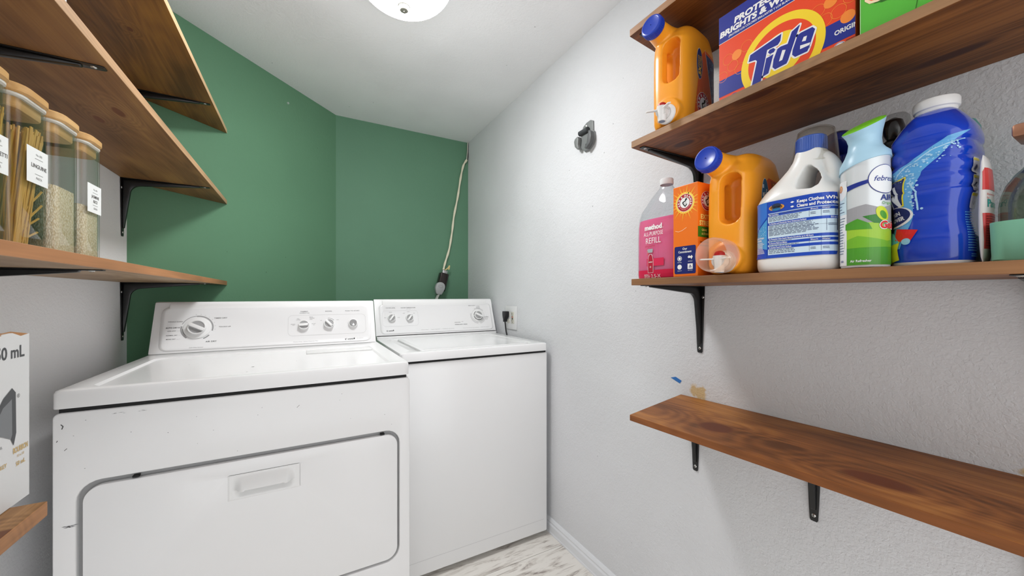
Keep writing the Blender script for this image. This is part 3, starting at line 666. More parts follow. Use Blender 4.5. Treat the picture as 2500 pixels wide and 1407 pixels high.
console(ws, WX0, WX1+.001, (2.09, .953), (2.16, 1.148), 2.225, wm_, (.372, .014, 1.012, .166))
a = Art(); ku, kv = .935, .097
ikf = M('panel_ink_faint', '#c6c6c6', .6); a.ring(ku, kv, .0415, .043, ikf, n=60); a.ring(ku, kv, .045, .050, ikf, a0=40, a1=115); a.ring(ku, kv, .045, .050, ikf, a0=160, a1=262); a.ring(ku, kv, .045, .050, ikf, a0=280, a1=345)
for k in range(15):
    g_ = math.radians(k*24); a.text(('2', '4', '6', '8')[k % 4], ku+.055*math.cos(g_), kv+.053*math.sin(g_)-.001, .0024, inkg, align='C')
a.text('HEAVY DUTY', .879, .160, .0045, inkg, bold=.02, width=.047)
for k, tx in enumerate(('COTTON', 'TOWELS', 'JEANS', 'WHITES')): a.text(tx, .931, .158-k*.0052, .003, inkg, width=.022)
a.text('NORMAL', .972, .086, .0042, inkg, bold=.02, width=.032); a.text('COTTON', .981, .078, .003, inkg); a.text('BLENDS', .981, .071, .003, inkg)
a.text('DELICATE', .779, .057, .0042, inkg, bold=.015, width=.036); a.text('KNITS', .822, .0615, .003, inkg); a.text('PERMANENT PRESS', .779, .044, .0045, inkg, bold=.02, width=.078)
a.text('WATER LEVEL', .392, .1525, .0044, inkg, bold=.012, width=.052); a.text('WATER TEMPERATURE', .473, .1525, .0044, inkg, bold=.012, width=.082); a.text('WASH - RINSE', .515, .146, .0028, inkl, align='C')
a.line(rrect(.373, .050, .566, .139, .016, 6), .0005, inkl, closed=True)
for tx, uu, vv in (('MEDIUM', .416, .129), ('SMALL', .387, .098), ('LARGE', .458, .098), ('WARM', .513, .130), ('COLD', .488, .121), ('HOT', .545, .121)): a.text(tx, uu, vv, .0030, inkg, align='C')
wordmark(a, .390, .023, .038)
a.text('Heavy Duty', .578, .022, .0036, inkl, width=.04, shear=.2); a.text('Super Capacity', .634, .022, .0036, inkl, width=.05, shear=.2); a.text('2 Speed 10 Cycle', .702, .022, .0036, inkl, width=.07, shear=.2)
a.text('Push to stop and turn knob clockwise', .828, .022, .0034, inkl, width=.10); a.text('Pull to start', .942, .022, .0034, inkl, width=.055)
a.build('panel_print', ws, slantf(wm_), base=.0064, into=parent_panel[ws.name])
knob(ws, wm_, .420, .096, .0205, math.radians(232), .018); knob(ws, wm_, .517, .094, .0205, math.radians(232), .018)
k_ = knob(ws, wm_, ku, kv, .0265, math.radians(152), .022, skirt=.0395, name='timer_knob', mark=False)
bm = B(); K = wm_ @ Matrix.Translation((ku, kv, .0062))
t = Art()
for a0, a1 in ((115, 178), (186, 238), (246, 345), (20, 70)): t.ring(0, 0, .0272, .0300, M('dial_dark', '#4b4b4b', .4), a0=a0, a1=a1)
t.build('dial_marks', k_, lambda u, v, o: K @ Vector((u, v, .0048+o)))
# ================================================================== OUTLET, PLUG, CORDS
ot = thing('wall_outlet', 'white two-gang outlet plate on the right wall behind the washing machine', 'outlet', (WX, 1.935, 1.04))
bm = B(); box(bm, (WX-.006, 1.868, .970), (WX-.0003, 2.000, 1.108), .003, 3); obj('cover_plate', bm, M('plate_white', '#dcdcdc', .3), ot)
bm = B(); box(bm, (WX-.0085, 1.894, 1.005), (WX-.004, 1.928, 1.073), .001); gf = obj('receptacle', bm, M('receptacle_ivory', '#c9c7bb', .4), ot)
for (y, z, w, h, m_) in ((1.905, 1.062, .0015, .008, gap_m), (1.917, 1.062, .0015, .008, gap_m), (1.911, 1.052, .004, .004, gap_m), (1.911, 1.043, .012, .007, M('button_red', '#a8322a', .4)), (1.911, 1.033, .012, .007, gap_m), (1.905, 1.022, .0015, .008, gap_m), (1.917, 1.022, .0015, .008, gap_m), (1.911, 1.012, .004, .004, gap_m)):
    bm = B(); box(bm, (WX-.0092, y-w/2, z-h/2), (WX-.008, y+w/2, z+h/2)); obj('socket_slot' if m_ is gap_m else 'reset_button', bm, m_, gf, False)
bm = B(); prism(bm, [(.0165*math.cos(x)*1.0, max(-.0135, min(.0135, .0165*math.sin(x)))) for x in [2*PI*k/28 for k in range(28)]], 0, .003, Matrix(((0, 0, -1, WX-.0055), (1, 0, 0, 1.962), (0, 1, 0, 1.019), (0, 0, 0, 1))), .0005); obj('receptacle', bm, M('receptacle_ivory', '#c9c7bb', .4), ot)
bm = B(); prism(bm, [(.0165*math.cos(x)*1.0, max(-.0135, min(.0135, .0165*math.sin(x)))) for x in [2*PI*k/28 for k in range(28)]], 0, .003, Matrix(((0, 0, -1, WX-.0055), (1, 0, 0, 1.962), (0, 1, 0, 1.058), (0, 0, 0, 1))), .0005); obj('receptacle', bm, M('receptacle_ivory', '#c9c7bb', .4), ot)
pl = thing('power_cord', 'black power plug and cord in the right wall outlet, running down behind the washing machine', 'power cord', (1.045, 1.962, 1.0))
bm = B(); loft(bm, [[Vector((1.030+dx*k, 1.962+dy*w_, z)) for dx, dy in ((0, -1), (.004, -1.15), (.024, -1.15), (.0295, -1), (.0295, 1), (.024, 1.15), (.004, 1.15), (0, 1))] for z, w_, k in ((1.076, .010, .9), (1.074, .0145, 1), (1.060, .0155, 1), (1.045, .0125, 1), (1.034, .0085, .9), (1.030, .006, .8), (1.014, .0055, .7))]); bmesh.ops.recalc_face_normals(bm, faces=bm.faces)
obj('plug', bm, M('black_rubber', '#18171a', .45), pl)
bm = B(); tube(bm, spline([(1.040, 1.962, 1.016), (1.043, 1.961, .99), (1.046, 1.960, .96), (1.052, 1.958, .92), (1.055, 1.956, .82)]), .0042, 10, flat=.7); obj('cord', bm, M('black_rubber', '#18171a', .45), pl)
# dryer supply cable hanging in the corner
cb = thing('supply_cable', 'cream cable hanging down the green wall from the ceiling corner', 'cable', (1.05, 2.59, 2.3))
path = [(1.063, 2.594, 2.304), (1.058, 2.59, 2.232), (1.052, 2.588, 2.170), (1.025, 2.588, 2.122), (1.003, 2.588, 2.021), (.981, 2.588, 1.883), (.953, 2.588, 1.746), (.937, 2.587, 1.623), (.915, 2.585, 1.500), (.885, 2.58, 1.408), (.868, 2.572, 1.352)]
bm = B(); pp_ = spline(path[2:], 8); tube(bm, [p+Vector((0, 0, 0)) for p in pp_], [.0075+.0012*math.sin(i*.9) for i in range(len(pp_))], 12); obj('cable_sheath', bm, M('cream_sheath', '#e5dfc6', .5, bump=(60, .4, .002)), cb)
bm = B(); tube(bm, spline(path[:3]), .0035, 8); obj('bare_wire', bm, M('bare_wire', '#c9c9bd', .4), cb)
bm = B(); tube(bm, spline([(1.068, 2.601, 2.30), (1.064, 2.600, 2.25), (1.060, 2.598, 2.18), (1.030, 2.596, 2.13)]), .0055, 8); obj('tape_wrap', bm, M('dark_tape', '#23221f', .5), cb)
rc = thing('cable_receptacle', 'dark brown socket box hanging on the green wall, under the cream cable', 'socket', (.85, 2.56, 1.25))
T_ = Matrix.Translation((.857, 2.565, 1.268)) @ Matrix.Rotation(math.radians(14), 4, 'Y')
bm = B(); box(bm, (-.031, -.025, -.068), (.031, .028, .060), .008, 3, mat=T_); obj('housing', bm, M('bakelite', '#1f1614', .25), rc)
bm = B(); box(bm, (.020, -.030, -.066), (.026, .030, .056), .002, 2, mat=T_); obj('housing_seam', bm, M('bakelite_dark', '#0c0b0b', .3), rc)
bm = B(); box(bm, (-.018, -.014, .058), (.018, .014, .082), .004, 2, mat=T_); lathe(bm, [(.001, .006), (.004, .005), (.005, 0)], 14, T_ @ Matrix.Translation((.0, -.014, .070)) @ Matrix.Rotation(PI/2, 4, 'X')); obj('cable_clamp', bm, M('clamp_steel', '#b9b9b9', .3, .8), rc)
bm = B(); tube(bm, spline([(.878, 2.56, 1.350), (.893, 2.55, 1.362), (.905, 2.548, 1.380), (.899, 2.547, 1.352)]), .0042, 8); obj('loose_wire', bm, M('cream_wire', '#e0c88a', .5), rc)
pg = thing('dryer_plug', 'grey plug with flat grey cord in the dark socket box, dropping behind the washing machine', 'plug', (.82, 2.53, 1.2))
P = [(-.006, .040), (.012, .039), (.027, .030), (.034, .012), (.033, -.006), (.024, -.034), (.018, -.048), (-.018, -.048), (-.026, -.030), (-.034, -.008), (-.033, .012), (-.026, .030)]
T2 = Matrix.Translation((.826, 2.54, 1.222)) @ Matrix.Rotation(math.radians(12), 4, 'Y') @ Matrix(((1, 0, 0, 0), (0, 0, -1, 0), (0, 1, 0, 0), (0, 0, 0, 1)))
bm = B(); prism(bm, P, 0, .030, T2, .006); obj('plug_body', bm, M('plug_grey', '#a6a8a8', .5), pg)
a = Art(); a.ring(0, 0, .0145, .016, inkg, n=30, ky=.55); a.build('emblem', pg, lambda u, v, o: T2 @ Vector((u, v+.010, .0302+o)))
bm = B(); tube(bm, spline([(.817, 2.525, 1.178), (.803, 2.52, 1.150), (.780, 2.50, 1.10), (.76, 2.48, 1.0), (.75, 2.46, .85)]), .013, 12, flat=.5); obj('flat_cord', bm, M('cord_grey', '#b3b4ae', .45), pg)
# ================================================================== WALL HOOK
hk = thing('wall_hook', 'grey plastic tool clip screwed to the bare stretch of the right wall', 'hook', (WX, 1.25, 1.85))
hm = M('hook_grey', '#7b7e7d', .45); hd_ = M('hook_grey_dark', '#57595a', .5)
HM = Matrix(((0, 0, -1, WX-.0005), (-1, 0, 0, 0), (0, 1, 0, 0), (0, 0, 0, 1)))   # (u=-Y, v=Z, out=-X)
bk = [(-1.228, 1.897), (-1.222, 1.909), (-1.242, 1.914), (-1.262, 1.910), (-1.282, 1.899), (-1.288, 1.882), (-1.286, 1.866), (-1.225, 1.855)]
bk = [(-1.290, 1.856), (-1.290, 1.886), (-1.280, 1.903), (-1.258, 1.913), (-1.232, 1.915), (-1.216, 1.906), (-1.214, 1.856)]
bm = B(); prism(bm, bk, 0, .006, HM, .0015); b0 = obj('back_plate', bm, hm, hk)
bm = B(); prism(bm, [(-1.290, 1.868), (-1.284, 1.845), (-1.2895, 1.812), (-1.268, 1.792), (-1.238, 1.790), (-1.212, 1.806), (-1.203, 1.836), (-1.206, 1.858), (-1.216, 1.868)], 0, .012, HM, .004); obj('clip_body', bm, hm, hk)
bm = B(); prism(bm, [(-1.219, 1.864), (-1.206, 1.854), (-1.202, 1.832), (-1.209, 1.806), (-1.236, 1.789), (-1.247, 1.796), (-1.232, 1.812), (-1.226, 1.835)], .008, .030, HM, .004); obj('jaw', bm, hd_, hk)
bm = B(); prism(bm, [(-1.318, 1.846), (-1.312, 1.858), (-1.292, 1.863), (-1.287, 1.850), (-1.291, 1.825), (-1.283, 1.808), (-1.296, 1.806), (-1.312, 1.822)], .004, .028, HM, .004); obj('jaw', bm, hm, hk)
bm = B(); tube(bm, [(WX-.016, 1.236, 1.874), (WX-.016, 1.290, 1.874)], .0115, 16); obj('roller', bm, M('roller_dark', '#3c3e40', .6), hk)
bm = B(); lathe(bm, [(.001, .0135), (.0045, .0135), (.0055, .0115), (.001, .0115)], 16, axis_mat((WX-.0005, 1.252, 1.815), (-1, 0, 0))); obj('screw_hole', bm, M('hole_black', '#101010', .7), hk)
bm = B(); lathe(bm, [(.001, .0082), (.0035, .0078), (.0065, .006), (.0065, 0)], 16, axis_mat((WX-.0005, 1.262, 1.899), (-1, 0, 0))); obj('screw', bm, m_screw, hk)
# painter's tape scrap
bm = B(); q = [(.8384, .8962), (.8187, .902), (.7972, .8934), (.8033, .8836)]
P = [(-y, z) for y, z in q]; prism(bm, P, 0, .0006, HM); setp(obj('tape_scrap', bm, M('painters_tape', '#2e6fb7', .7), None, False), 'small torn scrap of blue painter\'s tape above the lowest right shelf', 'tape')
# ================================================================== LEFT SHELF: PASTA AND RICE JARS
bamboo = wood_mat('bamboo', '#b58a52', '#c99d63', '#dab27a', 1.0, rough=.45); seal = M('silicone_seal', '#cfccc2', .5)
jar_glass = clear('jar_glass', '#fcfdfc', .03, 1.5); jl = M('paper_label', '#eceeec', .6); jt = M('label_type', '#6d6a68', .6)
JZ = 1.2352
def jar_at(x0, x1, y0, y1, label, name='storage_jar'):
    """square glass canister, front face at x1"""
    t = thing(name, label, 'jar', ((x0+x1)/2, (y0+y1)/2, JZ), group='glass pasta and rice jars on the left shelf'); bm = B(); r = .014
    R = [rr3(x0+.004, y0+.004, x1-.004, y1-.004, r, JZ+.0005), rr3(x0, y0, x1, y1, r, JZ+.006), rr3(x0, y0, x1, y1, r, JZ+.222), rr3(x0+.002, y0+.002, x1-.002, y1-.002, r, JZ+.2225), rr3(x0+.002, y0+.002, x1-.002, y1-.002, r, JZ+.006), rr3(x0+.005, y0+.005, x1-.005, y1-.005, r, JZ+.005)]
    loft(bm, R); bmesh.ops.recalc_face_normals(bm, faces=bm.faces); obj('glass_body', bm, jar_glass, t, angle=40)
    c0, c1, d0, d1 = x0-.006, x1+.006, y0-.0033, y1+.0033; z = JZ+.2235
    bm = B(); loft(bm, [rr3(c0+.003, d0+.003, c1-.003, d1-.003, .026, z+.0045), rr3(c0, d0, c1, d1, .028, z+.0075), rr3(c0, d0, c1, d1, .028, z+.0165), rr3(c0+.003, d0+.003, c1-.003, d1-.003, .026, z+.0195)])
    loft(bm, [rr3(x0+.005, y0+.005, x1-.005, y1-.005, .014, z-.016), rr3(x0+.004, y0+.004, x1-.004, y1-.004, .014, z-.014), rr3(x0+.004, y0+.004, x1-.004, y1-.004, .014, z+.005)])
    bmesh.ops.recalc_face_normals(bm, faces=bm.faces); lid = obj('lid', bm, bamboo, t, angle=30)
    bm = B(); loft(bm, [rr3(x0+.001, y0+.001, x1-.001, y1-.001, .018, z-.001), rr3(x0-.002, y0-.002, x1+.002, y1+.002, .022, z+.0012), rr3(x0-.002, y0-.002, x1+.002, y1+.002, .022, z+.0042), rr3(x0+.001, y0+.001, x1-.001, y1-.001, .018, z+.0048)]); bmesh.ops.recalc_face_normals(bm, faces=bm.faces); obj('seal', bm, seal, lid)
    return t
JX0, JX1 = -.448, -.360
jars = [(.722, .805, 'tall square glass jar of spaghetti with a bamboo lid, cut off by the left edge'), (.8135, .897, 'tall square glass jar of linguine with a bamboo lid'),
        (.911, .990, 'tall square glass jar of plain rice without a label, third in the row'), (1.004, 1.078, 'tall square glass jar labelled jasmine rice, farthest of the row')]
J = [jar_at(JX0, JX1, a_, b_, l_) for a_, b_, l_ in jars]
def jlabel(t, y0, y1, z0, z1, lines, big):
    a = Art(); a.rect(y0, z0, y1, z1, jl, 0); c = (y0+y1)/2+.003; h = z1-z0
    a.text('No. 070', c, z0+h*.80, .0032, jt, 2, 'C'); a.rect(c-.010, z0+h*.71, c+.010, z0+h*.722, jt); a.rect(c-.010, z0+h*.27, c+.010, z0+h*.282, jt)
    for k, s_ in enumerate(lines): a.text(s_, c, z0+h*(.45 if len(lines) == 1 else .53-.17*k), big, jt, 2, 'C', bold=.015, width=None)
    a.text('PASTA' if len(lines) == 1 else 'GRAIN', c, z0+h*.13, .0036, jt, 2, 'C')
    a.build('label', t, on_x(JX1, 1), base=.0006)
jlabel(J[0], .746, .7965, 1.336, 1.388, ['SPAGHETTI'], .0056); jlabel(J[1], .836, .889, 1.341, 1.395, ['LINGUINE'], .0060); jlabel(J[3], 1.015, 1.070, 1.331, 1.386, ['JASMINE', 'RICE'], .0056)
# rice
rm = bpy.data.materials.new('rice_grains'); rm.use_nodes = True; n = rm.node_tree.nodes; L = rm.node_tree.links; p = n['Principled BSDF']; g = n.new('ShaderNodeTexCoord')
mp = n.new('ShaderNodeMapping'); mp.inputs['Scale'].default_value = (1, 1, .42); mp.inputs['Rotation'].default_value = (.5, .35, .2); L.new(g.outputs['Object'], mp.inputs[0])
vo = n.new('ShaderNodeTexVoronoi'); vo.inputs['Scale'].default_value = 560; vo.inputs['Randomness'].default_value = 1; L.new(mp.outputs[0], vo.inputs['Vector'])
cr = n.new('ShaderNodeValToRGB'); e = cr.color_ramp.elements; e[0].position = .05; e[0].color = lin('#fff6e0'); e[1].position = .75; e[1].color = lin('#cdb88e'); L.new(vo.outputs['Distance'], cr.inputs[0])
L.new(cr.outputs[0], p.inputs['Base Color']); p.inputs['Roughness'].default_value = .5; bp = n.new('ShaderNodeBump'); bp.invert = True; bp.inputs['Strength'].default_value = .8; bp.inputs['Distance'].default_value = .0015; L.new(vo.outputs['Distance'], bp.inputs['Height']); L.new(bp.outputs['Normal'], p.inputs['Normal'])
def rice(x0, x1, y0, y1, h, label, sl=0):
    bm = B(); N = 14; r = .011
    R = [rr3(x0, y0, x1, y1, r, JZ+.0065), rr3(x0, y0, x1, y1, r, JZ+h)]
    for v in R[1]: v.z += sl*(v.y-(y0+y1)/2)
    c = rr3(x0+.012, y0+.012, x1-.012, y1-.012, r, JZ+h+.004)
    loft(bm, R+[c]); bmesh.ops.recalc_face_normals(bm, faces=bm.faces)
    o = obj('rice', bm, rm, None, smooth=False); o['kind'] = 'stuff'; return setp(o, label, 'rice')
e_ = .0035
rice(JX0+e_, JX1-e_, .911+e_, .990-e_, .119, 'white rice filling the unlabelled glass jar halfway', -.02)
rice(JX0+e_, JX1-e_, 1.004+e_, 1.078-e_, .104, 'white rice inside the glass jar labelled jasmine rice', -.1)
def pasta(x0, x1, y0, y1, name, label, n, r, mat, lean, hh, bundle=1.0, loose=0):
    bm = B(); rnd = random.Random(hash(name) % 99 if False else len(name))
    for k in range(n):
        bx = rnd.uniform(x0, x1); by = y0+(y1-y0)*bundle*rnd.random()**1.3
        ty = min(y1, max(y0, by+lean*(.6+.8*rnd.random()))); tx = min(x1, max(x0, bx+rnd.uniform(-.018, .018))); h = hh*rnd.uniform(.90, 1.0)
        mid = Vector(((bx+tx)/2, (by+ty)/2+rnd.uniform(-.003, .003), JZ+.007+h/2)); mid.y = min(y1, max(y0, mid.y))
        tube(bm, spline([(bx, by, JZ+.0085), mid, (tx, ty, JZ+.0075+h)], 3), r, 5)
    for k in range(loose):
        by = y0+.2*(y1-y0)*rnd.random(); tube(bm, spline([(x1-.001, by, JZ+.01), (x1-.002, by+.02, JZ+.02+.012*k), (x1-.001, min(y1, by+.05+.01*k), JZ+.034+.022*k)], 4), r, 5)
    bmesh.ops.recalc_face_normals(bm, faces=bm.faces); o = obj(name, bm, mat, None); o['kind'] = 'stuff'; return setp(o, label, 'pasta')
pm = M('dry_pasta', '#d9a93f', .45, sss=.15); pm2 = M('dry_linguine', '#d3a34a', .45, sss=.15)
pasta(JX0+.006, JX1-.006, .7285, .8, 'spaghetti', 'dry spaghetti strands standing inside the jar at the left edge', 480, .0012, pm, .012, .19)
pasta(JX0+.006, JX1-.006, .820, .8905, 'linguine', 'dry linguine strands leaning inside the second glass jar', 430, .0014, pm2, .040, .186, bundle=.48, loose=4)
# ================================================================== LEFT: WHITE CARTONS
cw = M('carton_white', '#d3d3d2', .55); kraft = M('kraft_torn', '#a8794d', .8); dk = M('carton_dark_print', '#4a4b4d', .6)
Z0 = .8972
ct = thing('torn_carton', 'large white printed carton with torn brown cardboard top on the low left shelf', 'carton', (-.43, .55, Z0))
bm = B(); x0, x1, y0, y1, zt = -.545, -.330, .33, .773, 1.120
N = 26; rnd = random.Random(3)
# front wall with ragged top edge
for (fx, th) in ((x1, .003), (x0+.003, .003)):
    top = []
    for k in range(N+1):
        y = y0+(y1-y0)*k/N; top.append((y, zt-.004+.006*math.sin(k*1.1+.5)+rnd.uniform(-.002, .002) if k < N else zt-.002))
    P = [(y0, Z0)]+[(y1, Z0)]+top[::-1]; t = B()
    prism(t, P, 0, th, Matrix(((0, 0, -1, fx), (1, 0, 0, 0), (0, 1, 0, 0), (0, 0, 0, 1)))); add(bm, t, 0) if False else None
    me_ = bpy.data.meshes.new('x'); t.to_mesh(me_); t.free(); bm.from_mesh(me_)
box(bm, (x0+.003, y1-.003, Z0), (x1-.003, y1, zt-.003)); box(bm, (x0+.003, y0, Z0), (x1-.003, y0+.003, zt-.01)); box(bm, (x0+.003, y0+.003, Z0), (x1-.003, y1-.003, Z0+.003))
ctb = obj('carton_body', bm, cw, ct, smooth=False)
bm = B(); rings = []
for k in range(31):
    y = y0+.01+(y1-y0-.012)*k/30; w = .008+.004*math.sin(k*.9)+rnd.uniform(-.0015, .0015); zz = zt-.001+.004*math.sin(k*.8+1)+rnd.uniform(-.0015, .0015)
    rings.append([Vector((x1-.001, y, zz-.007)), Vector((x1-.0005, y, zz+.001)), Vector((x1-.004-w, y, zz+.004)), Vector((x1-.006-w*1.5, y, zz-.001)), Vector((x1-.004, y, zz-.008))])
loft(bm, rings); bmesh.ops.recalc_face_normals(bm, faces=bm.faces); obj('torn_edge', bm, kraft, ct, smooth=False)
bm = B(); prism(bm, [(-.50, y1-.14), (-.338, y1-.10), (-.336, y1-.002), (-.43, y1-.004), (-.51, y1-.02)], 1.116, 1.119, None, .0008); obj('top_flap', bm, kraft, ct, smooth=False)
a = Art()
a.text('50 x 50 mL', .7625, 1.0885, .0155, dk, 1, 'R', bold=.018, width=.100)
a.poly([(.700, 1.010), (.7185, 1.034), (.7375, 1.045), (.7415, 1.040), (.7425, .995), (.7405, .982), (.7360, .984), (.720, .992), (.700, 1.000)], M('carton_grey_print', '#77797b', .6), 1)
a.poly([(.700, 1.014), (.7215, 1.040), (.7375, 1.050), (.7445, 1.043), (.7455, .990), (.7405, .975), (.7350, .984), (.7385, .990), (.7375, 1.036), (.7205, 1.028), (.700, 1.002)], dk, 2)
a.text('®', .7475, 1.035, .005, dk, 2)
gd = M('carton_gold', '#c9ab72', .6)
a.text('BOURBON', .7395, .964, .0072, gd, 1, 'L', bold=.03, width=.030); a.text('WHISKEY', .700, .952, .0050, gd, 1, 'L', bold=.02, width=.028)
a.text('10 x 50', .7465, .957, .0035, gd, 1, 'L', width=.015); a.text('50 mL', .7450, .946, .0055, gd, 1, 'L', bold=.02, width=.019)
a.text('SINGLE BARREL', .690, .978, .003, dk, 1, 'L', width=.03)
a.build('printing', ct, on_x(x1, 1), into=ctb)
sb = thing('small_carton', 'small white box with a yellow top band, standing on the torn white carton', 'box', (-.42, .68, 1.124))
bm = B(); box(bm, (-.50, .60, 1.1215), (-.352, .762, 1.187), .001); sbb = obj('box_body', bm, cw, sb, smooth=False)
a = Art(); yl = M('carton_yellow', '#dcae3c', .5); bl = M('carton_blue', '#2f3a73', .5)
a.rect(.60, 1.169, .7618, 1.1865, yl, 1); a.rect(.66, 1.148, .760, 1.1505, bl, 1); a.rect(.66, 1.136, .7595, 1.137, bl, 1); a.text('100', .7595, 1.1395, .006, bl, 1, 'R'); a.text('SINGLE USE', .7595, 1.158, .0045, bl, 1, 'R', bold=.02)
a.build('printing', sb, on_x(-.352, 1), into=sbb)
a = None
bm = B(); box(bm, (-.50, .79, 1.6022), (-.352, .925, 1.83), .0015)
setp(obj('white_box', bm, M('carton_white_plain', '#e6e8ea', .5), None, False), 'plain white box standing on the left shelf above the jars', 'box')
# ================================================================== RIGHT SHELVES
S1, S2 = 1.5997, 1.2157
# ---- orange detergent jugs (two alike)
jug_o = M('jug_orange', '#f6a129', .28, sss=.08, coat=.2); cap_b = M('cap_blue', '#1f3fae', .32); tap_w = M('tap_white', '#e9e7e4', .3); tap_r = M('tap_red', '#b31616', .35)
def jug_mesh():
    """local frame: -x is the front, body depth along x, z up; the handle sits toward +y"""
    bm = B(); yc = .003
    R = []
    for z, x0, x1, w in ((.001, .014, .178, .038), (.006, .006, .187, .0445), (.020, .003, .190, .0480), (.10, .003, .192, .0490), (.19, .004, .192, .0490), (.222, .008, .191, .0482), (.243, .020, .191, .0470), (.261, .038, .186, .0425), (.274, .056, .178, .0340), (.281, .075, .165, .022), (.283, .09, .15, .011)):
        R.append(sup((x0+x1)/2, yc, z, (x1-x0)/2, w, 4.2 if z < .24 else 3, 48))
    loft(bm, R)
    tube(bm, [(.125, .006, .236), (.08, .014, .243), (.03, .023, .251), (-.012, .024, .256)], [.040, .0365, .029, .0245], 28)
    tube(bm, [(.03, -.004, .036), (.0, -.004, .036), (-.0045, -.004, .036)], [.0345, .033, .031], 32)
    cuts = []
    # grip pocket beside and behind the handle, which stays standing at the front
    c = B(); R = []
    for x, k in ((-.03, 1.10), (.0, 1.02), (.030, .95), (.046, .85), (.053, .62)):
        P = rrect(-.0305, .112, .0135, .226, .019, 6); cy, cz = -.007, .166
        R.append([Vector((x, cy+(p[0]-cy)*k, cz+(p[1]-cz)*k)) for p in P])
    loft(c, R); bmesh.ops.recalc_face_normals(c, faces=c.faces); cuts.append(c)
    c = B(); loft(c, [[Vector((p[0], y, p[1])) for p in rrect(.030, .126, .050, .207, .009, 6)] for y in (-.005, .08)]); bmesh.ops.recalc_face_normals(c, faces=c.faces); cuts.append(c)
    return fuse(bm, .0022, cuts, 9, .6)
jugme = jug_mesh(); jug_bvh = bvh_of(jugme)
def make_jug(label, loc, rz, side_art, cup, ax=0.0):
    t = thing('detergent_jug', label, 'detergent jug', loc, (0, 0, rz), 'orange laundry detergent jugs on the right shelves')
    body = obj('jug_body', jugme.copy(), jug_o, t, angle=180, local=True)
    A = axis_mat((-.012, .024, .256), (-math.cos(math.radians(9)), 0, math.sin(math.radians(9))))
    bm = B(); lathe(bm, [(.025, -.004), (.0268, -.002), (.0275, .004), (.0275, .015), (.026, .0185), (.023, .0195), (.0215, .0185), (.0015, .0185), (.001, .0195)], 56, A)
    for k in range(40):
        g_ = 2*PI*k/40; p0 = Vector((.0277*math.cos(g_), .0277*math.sin(g_), 0)); tube(bm, [A @ (p0+Vector((0, 0, .001))), A @ (p0+Vector((0, 0, .015)))], .0009, 4)
    obj('cap', bm, cap_b, t, local=True, angle=40)
    T3 = axis_mat((-.0035, 0, .0285), (-1, 0, 0))
    bm = B(); lathe(bm, [(.001, .007), (.014, .007), (.0165, .009), (.022, .006), (.0245, .002), (.0245, -.004)], 44, T3)
    tube(bm, [(-.008, 0, .0285), (-.033, 0, .0285)], .0135, 24); tube(bm, [(-.026, 0, .040), (-.026, 0, .004)], [.0125, .0095], 24)
    prism(bm, [(-.034, -.004), (-.048, -.028), (-.044, -.034), (-.030, -.016), (-.016, -.016), (-.016, .016), (-.030, .016), (-.044, .034), (-.048, .028), (-.034, .004)], .0315, .0345, None, .001)
    bmesh.ops.translate(bm, verts=bm.verts, vec=(0, -.004, 0)); bmesh.ops.recalc_face_normals(bm, faces=bm.faces); tp = obj('tap', bm, tap_w, t, local=True)
    bm = B(); lathe(bm, [(.001, .0105), (.006, .0095), (.010, .006), (.0112, .001), (.0112, -.002)], 28, Matrix.Translation((-.025, -.004, .0405))); obj('tap_button', bm, tap_r, tp)
    bm = B(); lathe(bm, [(.001, .0), (.0072, .0), (.0072, -.0006), (.001, -.0006)], 24, Matrix.Translation((-.026, -.004, .0038))); obj('spout_opening', bm, M('spout_blue_grey', '#7f93ad', .5), tp)
    if cup:
        bm = B(); T4 = axis_mat((-.0075, -.001, .0395), (-1, .0, .04)); lathe(bm, [(.0355, 0), (.0372, .002), (.0376, .026), (.0366, .043), (.0350, .0465), (.0328, .0455), (.0335, .042), (.0348, .026), (.0345, .002), (.0355, 0)], 64, T4)
        lathe(bm, [(.001, .004), (.0345, .004), (.034, .0025), (.001, .0025)], 48, T4)
        cp = obj('measuring_cup', bm, clear('frosted_cup', '#fdf3ea', .25, 1.4, .18, '#fff3ea'), t, local=True)
    a = Art(); side_art(a); f = cast(jug_bvh, 'y-', -.2)
    for v in a.bm.verts: v.co.x += ax
    a.build('side_label', t, f, step=(.004, .008), base=.0006, lift=.00022).matrix_parent_inverse = Matrix.Identity(4)
    return t
ln = M('label_navy', '#22306b', .35); lo = M('label_orange', '#e0581a', .35); lo2 = M('label_orange_light', '#f09a3a', .35); lbt = M('label_teal', '#1e5a7d', .35); lyl = M('label_yellow', '#f3c23a', .35)
def arm_logo(a, cx, cy, r, dir_txt=True, layer=3, full=True):
    a.ell(cx, cy, r, r, white, layer); a.ell(cx, cy, r*.965, r*.965, red, layer+1); a.ell(cx, cy, r*.60, r*.60, white, layer+2)
    a.arc_text('ARM & HAMMER', cx, cy, r*.67, 90, r*.21, white, layer+2, bold=.04); a.arc_text('THE STANDARD OF PURITY', cx, cy, r*.70, 270, r*.09, white, layer+2, flip=True)
    k = r*.55
    P = [(-.55, .15), (-.35, .28), (.05, .42), (.10, .80), (.45, .92), (.60, .60), (.38, .50), (.30, .30), (-.12, .12), (-.30, .02), (-.18, -.30), (.10, -.62), (.42, -.20), (.55, -.35), (.22, -.85), (-.02, -.80), (-.38, -.35), (-.55, -.05)]
    a.poly([(cx+x*k, cy+y*k) for x, y in P], black, layer+3); a.line([(cx-.2*k, cy-.45*k), (cx+.1*k, cy-.1*k), (cx+.42*k, cy+.1*k)], r*.03, black, layer+3)
